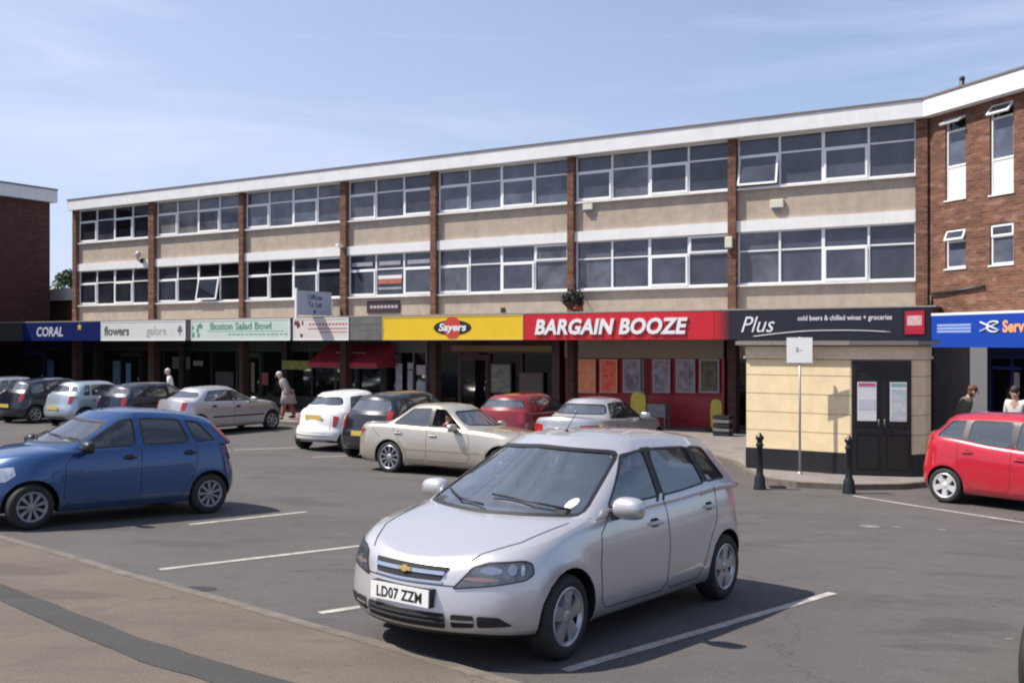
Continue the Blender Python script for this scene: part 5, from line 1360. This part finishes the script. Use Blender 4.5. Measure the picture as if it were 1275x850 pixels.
# letting board on the canopy
p1 = at_v(404, 27.3); u0 = u_of(p1)
o = empty('letting_board', uv(u0, 26.9, 3.64), B.rotation_euler.z+R(90), 'shade tinted letting board on a white post standing on the canopy above the white sign', 'sign')
q = MB(); q.box(-1.0, .75, -.02, .02, .05, .90); bd = q.build('board', mat('board_shade_blue', (.42, .48, .62), .5, noise_amt=.08), o)  # blue grey of the face turned from the sun, put into the board colour
q = MB(); q.box(-1.09, -1.02, -.04, .04, -.1, .98); q.build('post', M_UPVC, o); q = MB(); q.box(.77, .82, -.03, .03, -.1, .6); q.build('post', M_UPVC, o)
for s, zt in (('Offices', .60), ('To Let', .34)):
    me = text_mesh(s, .27, offset=.004, extrude=.002, align='CENTER'); me.transform(TR(-.12, -.024, zt)@Matrix.Rotation(R(90), 4, 'X')); me.materials.clear(); link('lettering', me, mat('letters_navy', (.03, .04, .12), .5), bd)
q = MB(); q.blob((-.15, -.022, .18), (.05, .006, .07), 3); q.build('emblem', MATS['letters_navy'], bd)
# hanging basket
x, z = on_wall(722, 378); o = empty('hanging_basket', local(B, (x, -.05, z)), B.rotation_euler.z, 'big dark hanging basket with orange flowers on the pier over the red sign', 'basket')
q = MB(); q.tube([(-.1, -.05, .75), (-.1, -.1, .6), (0, -.4, .55)], .018, 6)
for t in range(3): q.tube([(0, -.4, .55), (.25*math.cos(t*2.1), -.4+.25*math.sin(t*2.1), 0)], .006, 4)
q.build('bracket', M_BLACK, o)
q = MB(); q.lathe([(.001, -.22), (.16, -.18), (.27, -.02), (.27, .02)], 16, TR(0, -.4, 0)); q.build('bowl', mat('basket_brown', (.04, .025, .02), .9, bump=.6), o)
leaf_crown(o, [((0, -.4, .22), .34), ((-.15, -.45, .1), .25), ((.2, -.4, .08), .25)], 1500, .035, mat('basket_leaf', (.012, .016, .010), .6, noise_amt=.4), 'foliage', 5)
leaf_crown(o, [((.18, -.55, -.12), .15), ((.02, -.6, -.05), .12), ((.3, -.5, -.2), .12)], 260, .03, mat('basket_flower', (.4, .1, .05), .6, noise_amt=.4, nscale=20), 'flowers', 6)
# ---------------------------------------------------------------- kiosk
KA, KB_ = Vector((4.88, 20.8, 0)), Vector((6.66, 19.62, 0))
K = empty('kiosk', (6.66, 19.62, .10), 0, 'small cream boarded kiosk with a rounded corner, black plinth and black double doors', 'kiosk')
pts = [Vector(p) for p in ((4.88, 20.8), (6.66, 19.62), (7.80, 19.36), (8.12, 19.52), (8.36, 19.85), (8.52, 20.3), (8.55, 20.9), (8.3, 21.8), (7.9, 22.5), (6.1, 22.9))]
ko = Vector((6.66, 19.62)); pts = [p-ko for p in pts]
def inset(P, d):
    o = []; n = len(P)
    for i in range(n):
        a, b, c = P[i-1], P[i], P[(i+1) % n]; t1 = (b-a).normalized(); t2 = (c-b).normalized()
        n1 = Vector((-t1.y, t1.x)); n2 = Vector((-t2.y, t2.x)); m = (n1+n2).normalized(); o.append(b+m*d/max(.5, m.dot(n1)))
    return o
M_CREAM = mat('cream_boards', (.80, .64, .39), .6, noise_amt=.1, nscale=4); M_PLB = mat('plinth_black', (.012, .013, .016), .5, noise_amt=.4, nscale=3)
q = MB(); q.prism(pts, 0, .42); q.build('plinth', M_PLB, K)
q = MB(); q.prism(inset(pts, .03), .42, 2.56); q.build('core', mat('board_gap', (.40, .31, .19), .8), K)
q = MB(); z = .432
for hgt in (.38, .38, .38, .38, .33): q.prism(inset(pts, .012), z, z+hgt-.014); z += hgt
q.build('boarding', M_CREAM, K)
q = MB(); q.prism(inset(pts, -.035), 2.285, 2.335); q.prism(inset(pts, -.005), 2.337, 2.53); q.build('cornice', mat('cream_frieze', (.74, .60, .40), .6, noise_amt=.12), K)
q = MB(); q.prism(inset(pts, -.17), 2.56, 2.64); q.build('roof_slab', mat('slab_grey', (.22, .20, .18), .6, noise_amt=.15), K)
q = MB(); q.prism(inset(pts, -.13), 2.64, 2.66); q.build('roof_felt', M_ROOF, K)
da = pts[1]; db = pts[2]; ang = math.atan2(db.y-da.y, db.x-da.x); Ld = (db-da).length
dr = MB(); M = TR(da.x, da.y, 0, rz=ang)
for i in range(2):
    a = .03+i*(Ld-.06)/2; b = a+(Ld-.06)/2-.01
    dr = MB(); dr.box(a, b, -.045, .0, .03, 2.26, M)
    for (zl, zh) in ((.15, .85), (.98, 2.1)):
        for (xa, xb, ya, yb) in ((a+.06, a+.08, zl, zh), (b-.08, b-.06, zl, zh)): dr.box(xa, xb, -.055, -.044, ya, yb, M)
        dr.box(a+.08, b-.08, -.055, -.044, zl, zl+.02, M); dr.box(a+.08, b-.08, -.055, -.044, zh-.02, zh, M)
    d = dr.build('door', M_BLK, K)
    h = MB(); h.tube([M@Vector((b-.05 if i == 0 else a+.05, -.08, .95)), M@Vector((b-.05 if i == 0 else a+.05, -.08, 1.12))], .012, 6); h.build('handle', M_FGRY, d)
    nz_ = MB(); nz_.box(a+.10+i*.05, b-.09, -.066, -.057, 1.08, 1.84, M); n_ = nz_.build('notice', M_PW, d)
    nz_ = MB(); nz_.box(a+.12+i*.05, b-.11, -.069, -.067, 1.11 if i else 1.3, 1.70 if i else 1.5, M); nz_.build('notice_print', print_mat('print_notice%d' % i, (.55, .57, .6) if i == 0 else (.35, .45, .45), (.6, .6, .62), 10), n_)
    nz_ = MB(); nz_.box(a+.12+i*.05, b-.11, -.0695, -.067, 1.755, 1.82, M); nz_.build('notice_heading', mat('heading_%d' % i, (.5, .12, .2) if i == 0 else (.2, .4, .38), .5), n_)
# ---------------------------------------------------------------- post sign, bollards
def gp(px, py): p = ground_at(px, py); return p
b0 = Vector((5.70, 19.74, 0)); b0.z = .10
o = empty('post_sign', b0, R(-27), 'square white notice on a slim grey pole in front of the cream kiosk', 'sign')
q = MB(); q.tube([(0, .03, 0), (0, .03, 2.7)], .024, 10); q.lathe([(.026, 2.7), (.02, 2.72), (.001, 2.722)], 10, TR(0, .03, 0)); q.lathe([(.05, 0), (.05, .03), (.026, .05)], 12, TR(0, .03, 0)); q.build('pole', mat('galvanised', (.42, .43, .43), .45, .6, noise_amt=.1), o)
q = MB(); q.box(-.25, .25, -.012, -.004, 2.21, 2.71); pn = q.build('panel', M_PW, o, bevel=.001); q = MB(); q.box(-.2, .2, -.003, .012, 2.33, 2.36); q.box(-.2, .2, -.003, .012, 2.56, 2.59); q.build('clips', MATS['galvanised'], pn)
q = MB(); q.box(-.07, -.02, -.0145, -.0125, 2.42, 2.52); q.box(-.05, .06, -.0145, -.0125, 2.445, 2.46); q.build('symbol', mat('symbol_grey', (.35, .35, .38), .5), pn)
def bollard():
    o = empty('bollard', (0, 0, 0), 0)
    q = MB(); q.lathe([(.115, 0), (.115, .05), (.10, .08), (.095, .22), (.075, .26), (.062, .3), (.055, .78), (.07, .80), (.07, .83), (.052, .85), (.05, .90), (.075, .92), (.078, .95), (.06, .985), (.035, 1.0), (.03, 1.03), (.001, 1.045)], 20); q.build('post', mat('cast_iron', (.01, .01, .011), .35, noise_amt=.2), o); return o
bo_ = bollard(); g = ground_at(946, 609); bo_.location = g; tag(bo_, 'black cast iron bollard left of the cream kiosk by the kerb', 'bollard', 'bollards by the kiosk')
bo2 = copy_tree(bo_); g = ground_at(1057, 614); bo2.location = g; tag(bo2, 'black cast iron bollard before the kiosk doors', 'bollard', 'bollards by the kiosk')
for b_ in (bo_, bo2): b_.location.z += .0
q = MB(); g = ground_at(968, 607); q.box(-.14, .14, -.10, .10, 0, .04); o = q.build('drain_cover', M_DARK, bevel=.01); o.location = g; o.location.z += .0; tag(o, 'small black lump of iron on the kerb edge beside the left bollard', 'cover')
# ---------------------------------------------------------------- things outside the off licence
def swing_sign(px, pyt, pyb, wd, label, y):
    p = at_v(px, y); zt, zb = zz(pyt, p.y), zz(pyb, p.y); o = empty('swing_sign', (p.x, p.y, .10), B.rotation_euler.z, label, 'sign', None)
    zt -= .1; zb -= .1
    n = 18; q = MB(); vs = [(wd/2*math.copysign(abs(math.cos(2*math.pi*i/n))**.55, math.cos(2*math.pi*i/n)), (zt+zb)/2+(zt-zb)/2*math.copysign(abs(math.sin(2*math.pi*i/n))**.55, math.sin(2*math.pi*i/n))) for i in range(n)]
    q.add([(a, -.02, b) for a, b in vs]+[(a, .02, b) for a, b in vs], [tuple(range(n)), tuple(reversed(range(n, 2*n)))]+[(i, n+i, n+(i+1) % n, (i+1) % n) for i in range(n)]); q.build('panel', mat('swing_yellow', (.45, .38, .05), .5, noise_amt=.2, nscale=7), o)
    q = MB(); q.tube([(0, .0, .05), (0, 0, zb)], .02, 6); q.box(-.25, .25, -.18, .18, 0, .07); q.build('base', M_FDK, o)
swing_sign(892, 497, 535, .36, 'tall yellow pavement sign by the pier right of the red shop window', 28.1)
swing_sign(795, 488, 521, .5, 'yellow pavement sign partly behind the pale silver saloon roof', 28.2)
for (px, n, lab, y_) in ((900, 5, 'stack of black shopping baskets at the foot of the brick pier', 27.0),):
    p = at_v(px, y_); o = empty('basket_stack', (p.x, p.y, .10), B.rotation_euler.z, lab, 'basket')
    for i in range(n):
        q = MB(); z0 = i*.12; q.box(-.22, .22, -.15, .15, z0, z0+.02); q.box(-.24, -.225, -.16, .16, z0+.02, z0+.09); q.box(.225, .24, -.16, .16, z0+.02, z0+.09); q.box(-.225, .225, -.165, -.15, z0+.02, z0+.09); q.box(-.225, .225, .15, .165, z0+.02, z0+.09); q.build('basket', M_FDK if i % 2 == 0 else mat('basket_grey', (.16, .15, .16), .6), o)
p = at_v(820, 28.3); o = empty('parcel_cage', (p.x, p.y, .10), B.rotation_euler.z, 'pale grey metal crate stand behind the silver saloon bonnet', 'crate')
q = MB(); q.box(-.3, .3, -.2, .2, .35, .75); q.build('crate', mat('crate_grey', (.16, .16, .18), .6, noise_amt=.3), o, bevel=.01)
for a in (-.27, .27):
    for b in (-.17, .17): q = MB(); q.box(a-.02, a+.02, b-.02, b+.02, 0, .35); q.build('leg', M_FGRY, o)
# ---------------------------------------------------------------- people
def skinned(name, verts, edges, radii, m, parent, sub=1, root=0, loose=()):
    me = bpy.data.meshes.new(name); me.from_pydata([tuple(v) for v in verts], edges, [])
    o = bpy.data.objects.new(name, me); COL.objects.link(o)
    md = o.modifiers.new('skin', 'SKIN'); md.use_smooth_shade = True
    for i, v in enumerate(me.skin_vertices[0].data):
        r = radii[i]; v.radius = r if isinstance(r, tuple) else (r, r); v.use_root = (i == root)
    s = o.modifiers.new('s', 'SUBSURF'); s.levels = sub; s.render_levels = sub
    dg = bpy.context.evaluated_depsgraph_get(); ev = bpy.data.meshes.new_from_object(o.evaluated_get(dg)); bpy.data.objects.remove(o)
    for p in ev.polygons: p.use_smooth = True
    ev.materials.clear(); return link(name, ev, m, parent)
def person(loc, face, label, top, legs, hair, lean=0, stride=.12, arms=None, group=None, sit=False, skirt=False, H=1.68, hairlen=0, coat=False):
    """faces local -y; face = heading angle of -y axis"""
    o = empty('person', loc, face, label, 'person', group); k = H/1.7
    ML = Matrix.Rotation(lean, 4, 'X')
    hip = Vector((0, 0, .93))
    def up(x, y, z): return hip+(ML@(Vector((x, y, z))-hip))
    V = {}; 
    V['pel'] = hip; V['wai'] = up(0, 0, 1.08); V['che'] = up(0, 0, 1.30); V['nek'] = up(0, 0, 1.46); V['hd0'] = up(0, -.02, 1.54); V['hd1'] = up(0, -.025, 1.64)
    for s, n in ((-1, 'l'), (1, 'r')):
        V['sh'+n] = up(s*.17, 0, 1.40)
        if arms and n in arms: V['el'+n], V['wr'+n] = [Vector(a) for a in arms[n]]
        else: V['el'+n] = up(s*.23, .02, 1.13); V['wr'+n] = up(s*.22, -.10, .90)
        d = (V['wr'+n]-V['el'+n]).normalized(); V['ha'+n] = V['wr'+n]+d*.08
        if sit: V['hi'+n] = Vector((s*.1, 0, .9)); V['kn'+n] = Vector((s*.12, -.42, .92)); V['an'+n] = Vector((s*.12, -.62, .70)); V['to'+n] = Vector((s*.12, -.76, .68))
        else:
            st = stride*s; V['hi'+n] = Vector((s*.095, 0, .88)); V['kn'+n] = Vector((s*.10, -st*.9-.03, .49)); V['an'+n] = Vector((s*.10, -st*1.6, .08+max(0, -st)*.25)); V['to'+n] = V['an'+n]+Vector((0, -.17, -.045))
    E = [('pel', 'wai'), ('wai', 'che'), ('che', 'nek'), ('nek', 'hd0'), ('hd0', 'hd1')]
    for n in 'lr': E += [('che', 'sh'+n), ('sh'+n, 'el'+n), ('el'+n, 'wr'+n), ('wr'+n, 'ha'+n), ('pel', 'hi'+n), ('hi'+n, 'kn'+n), ('kn'+n, 'an'+n), ('an'+n, 'to'+n)]
    Rr = dict(pel=(.14, .11), wai=(.125, .095), che=(.15, .105), nek=.052, hd0=(.078, .088), hd1=(.08, .095))
    for n in 'lr': Rr.update({'sh'+n: .062, 'el'+n: .042, 'wr'+n: .028, 'ha'+n: (.038, .02), 'hi'+n: .088, 'kn'+n: .058, 'an'+n: .04, 'to'+n: (.045, .028)})
    names = list(V)
    vv = [V[n]*k for n in names]; ee = [(names.index(a), names.index(b)) for a, b in E]; rr = [Rr[n] if isinstance(Rr[n], tuple) else (Rr[n], Rr[n]) for n in names]
    # fingers
    for n in 'lr':
        d = (V['ha'+n]-V['wr'+n]).normalized(); sidev = d.cross(Vector((1, 0, 0))).normalized()
        for j, (off, ln) in enumerate(((-.026, .065), (-.009, .078), (.009, .074), (.026, .058))):
            b = V['ha'+n]+sidev*off+d*.02; i0 = len(vv); vv += [b*k, (b+d*ln*.55)*k, (b+d*ln-Vector((0, 0, 0))+sidev.cross(d)*.02)*k]; rr += [(.010, .010), (.009, .009), (.007, .007)]
            ee += [(names.index('ha'+n), i0), (i0, i0+1), (i0+1, i0+2)]
        b = V['wr'+n]+d*.03; i0 = len(vv); vv += [(b+sidev*.035)*k, (b+sidev*.055+d*.045)*k]; rr += [(.012, .012), (.009, .009)]; ee += [(names.index('wr'+n), i0), (i0, i0+1)]
    body = skinned('body', vv, ee, rr, M_SKIN, o, 1, names.index('pel'))
    hp = V['hd1']*k; fd = Vector((0, -1, 0))
    q = MB(); q.blob(hp+Vector((0, -.095, -.045)), (.012, .022, .02), 1, 0, 6)
    for s in (-1, 1): q.blob(hp+Vector((s*.085, 0, -.04)), (.012, .025, .035), 1, 0, 6)
    q.build('nose_and_ears', M_SKIN, body)
    q = MB()
    for s in (-1, 1): q.blob(hp+Vector((s*.032, -.088, -.015)), (.014, .01, .009), 1, 0, 6)
    q.build('eyes', M_DARK, body); q = MB(); q.blob(hp+Vector((0, -.088, -.088)), (.028, .01, .007), 1, 0, 6); q.build('mouth', mat('lips', (.35, .12, .1), .5), body)
    def sub(nm, ns, add, m, extra=None):
        add = add*(1.9 if coat else 1)
        nn = list(ns); v2 = [V[n]*k for n in nn]; r2 = [((Rr[n][0] if isinstance(Rr[n], tuple) else Rr[n])+add, (Rr[n][1] if isinstance(Rr[n], tuple) else Rr[n])+add) for n in nn]
        if extra: v2, r2 = extra(nn, v2, r2)
        e2 = [(nn.index(a), nn.index(b)) for a, b in E if a in nn and b in nn]
        return skinned(nm, v2, e2, r2, m, o, 1, 0)
    def short(nn, v2, r2):
        if 'nek' in nn: i = nn.index('nek'); v2[i] = v2[i].lerp(v2[nn.index('che')], .35); r2[i] = (.075, .06)
        return v2, r2
    tn = ['pel', 'wai', 'che', 'nek', 'shl', 'ell', 'wrl', 'shr', 'elr', 'wrr']
    sub('jacket' if coat else 'shirt', tn, .028 if coat else .014, top, short)
    ln = ['pel', 'hil', 'knl', 'anl', 'hir', 'knr', 'anr']
    if coat:
        q = MB(); ring = []
        q.lathe([(.18, 1.04*k), (.21, .9*k), (.29, .55*k), (.28, .55*k)], 18); q.build('coat_skirt', top, o)
    if skirt:
        q = MB(); q.lathe([(.14, .95*k), (.2, .75*k), (.25, .45*k), (.24, .45*k)], 16); q.build('skirt', legs, o)
    else: sub('trousers', ln, .018, legs)
    for n in 'lr':
        if not sit: q = MB(); q.blob((V['an'+n]*k+V['to'+n]*k)/2+Vector((0, 0, -.015)), (.05, .14, .05), 1, 0, 6); q.build('shoe', M_BLACK, o)
    q = MB(); q.blob(hp+Vector((0, .018, .03)), (.092, .102, .088), 2, .12, 8)
    if hairlen: q.blob(hp+Vector((0, .05, -.05)), (.09, .07, .12), 3, .15, 8)
    q.build('hair', hair, o)
    return o
HW = mat('hair_white', (.55, .53, .5), .8); HB = mat('hair_brown', (.10, .045, .025), .7); HD = mat('hair_dark', (.03, .02, .016), .7)
C_GR = mat('cloth_grey', (.34, .30, .28), .9, noise_amt=.15); C_RU = mat('cloth_rust', (.28, .10, .06), .9); C_WH = mat('cloth_white', (.62, .62, .6), .9); C_OL = mat('cloth_olive', (.12, .12, .08), .9, noise_amt=.3); C_NV = mat('cloth_navy', (.03, .04, .09), .9); C_BK = mat('cloth_black', (.02, .02, .022), .9); C_MA = mat('cloth_maroon', (.12, .015, .02), .9)
p = at_v(359, 25.2); person((p.x, p.y, .10), R(-72), 'white haired person in a long grey coat leaning forward beside the white rounded hatchback', C_GR, C_RU, HW, lean=R(26), stride=.14, coat=True, skirt=False, H=1.66)
p = at_v(214, 25.3); person((p.x, p.y, .10), R(-60), 'white haired person in a white top standing behind the dark blue hatchback', C_WH, C_NV, HW, lean=R(12), stride=.1, H=1.62)
g = Vector((9.55, 21.3, .10)); person(g, R(65), 'brown haired person in an olive jacket leaning forward behind the red hatchback', C_OL, C_NV, HB, lean=R(22), stride=.16, H=1.72, hairlen=1, coat=True)
g = Vector((10.65, 21.0, .10)); person(g, R(-50), 'dark haired person in a white top in front of the blue shop', C_WH, C_BK, HD, lean=R(8), stride=.12, H=1.66)
# ---------------------------------------------------------------- the cars, each where the photo has it
ROWG = 'cars parked nose in to the shops'
def put(name, P, label, X_, Y_, hx, hy, ref, group=None, cat='car'):
    r = empty(name, (0, 0, 0)); car(r, P); tag(r, label, cat, group); place(r, X_, Y_, hx, hy, ref); r.name = 'parked_car'; return r
HV = (VA[0], VA[1])
P = silver_hatch(); g = ground_at(709, 822)
put('parked_car', P, 'silver five door hatchback with a front plate and two part grille in the foreground', g.x, g.y, -.600, -.80, (P['fx'], -P['W'], 0))
sv = bpy.data.objects['parked_car']; o_ = sv.location.copy(); fp = sv.matrix_basis@Vector((.78, -.84, 0)); sv.scale = (1.03,)*3; sv.location = fp+(o_-fp)*1.03
P = blue_hatch(); g = ground_at(40, 660)
put('parked_car', P, 'bright blue five door hatchback with black door mirrors on the left', g.x, g.y, -.68, -.733, (P['fx'], -P['W'], 0))
bc = [o for o in bpy.data.objects if o.get('label', '').startswith('bright blue five')][0]; o_ = bc.location.copy(); fp = bc.matrix_basis@Vector((.80, -.83, 0)); bc.scale = (.965,)*3; bc.location = fp+(o_-fp)*.965
P = gold_saloon(); g = ground_at(483, 588)
gs = put('parked_car', P, 'pale gold saloon crossing behind the silver hatchback with a driver at its open window', g.x, g.y, .87, -.5, (P['fx']+P['wb'], P['W'], 0))
P = red_monovolume(); g = ground_at(1175, 626)
put('parked_car', P, 'bright red tall hatchback cut by the right edge of the photo', g.x, g.y, .60, -.80, (P['fx']+P['wb'], P['W'], 0))
P = silver_saloon(); q = Vector((.55, 22.1))
put('parked_car', P, 'pale silver saloon seen from behind before the red off licence', q.x+.45, q.y-.35, *HV, (P['L'], 0, 0), ROWG)
P = white_mini(); g = Vector((-5.0, 24.7))
put('parked_car', P, 'small rounded white hatchback with a yellow rear plate', g.x, g.y, *HV, (P['L'], 0, 0), ROWG)
P = generic_hatch(paint('paint_near_black', (.012, .013, .016), .2, .3), L=4.2, H=1.55, tl=[(.56, .72), (.70, .72), (.78, 1.12), (.66, 1.12)], rplate=.62)
put('parked_car', P, 'black estate car with a yellow rear plate between the white hatchback and the gold saloon', -3.5, 22.9, *HV, (P['L'], 0, 0), ROWG)
P = generic_hatch(paint('paint_cherry', (.20, .008, .012), .2, .3), L=3.95, H=1.45)
put('parked_car', P, 'dark red hatchback mostly hidden behind the gold saloon', -.44, 24.3, *HV, (P['L'], 0, 0), ROWG)
P = silver_liftback(); 
put('parked_car', P, 'warm silver liftback with a black side strip and black handles', -9.57-.55, 28.5+.45, .6, .8, (P['L'], 0, 0), ROWG)
def bay(u, v, P, label): w = uv(u, v); put('parked_car', P, label, w.x, w.y, *HV, (P['L'], 0, 0), ROWG)
bay(-26.8, 19.9, generic_hatch(paint('paint_dark_blue', (.010, .016, .035), .3, .3), L=4.2, H=1.45), 'dark blue hatchback between the light blue hatchback and the warm silver liftback')
bay(-29.4, 19.9, generic_hatch(paint('paint_light_blue', (.42, .50, .56), .5, .32), L=3.9, H=1.45), 'light blue grey hatchback parked fourth from the left')
bay(-31.9, 19.8, generic_hatch(paint('paint_black_blue', (.010, .012, .022), .3, .3), L=4.3, H=1.5), 'black hatchback with a yellow plate and tall red lamps, second from the left')
bay(-34.2, 20.0, generic_hatch(paint('paint_grey_silver', (.42, .43, .45), .6, .32), L=4.0, H=1.5, tl=[(.55, .72), (.70, .72), (.76, 1.05), (.62, 1.05)]), 'grey silver hatchback cut by the left edge of the photo')
P = generic_hatch(paint('paint_night_blue', (.012, .022, .045), .4, .25), L=3.9, H=1.45)
put('parked_car', P, 'dark blue car of which only a corner shows at the bottom right edge', 3.27, 4.95, -.66, -.75, (0, 0, 0))
# driver of the gold saloon
a = gs.rotation_euler.z
sx = gs.matrix_basis@Vector((2.35, .36, -.36))
d = person(sx, a+R(-90), 'driver in a maroon top at the open window of the pale gold saloon', C_MA, C_BK, HD, sit=True, arms={'l': ((.0+-.22, -.25, 1.12), (-.15, -.42, 1.2)), 'r': ((.22, -.25, 1.12), (.15, -.42, 1.2))}, H=1.62)
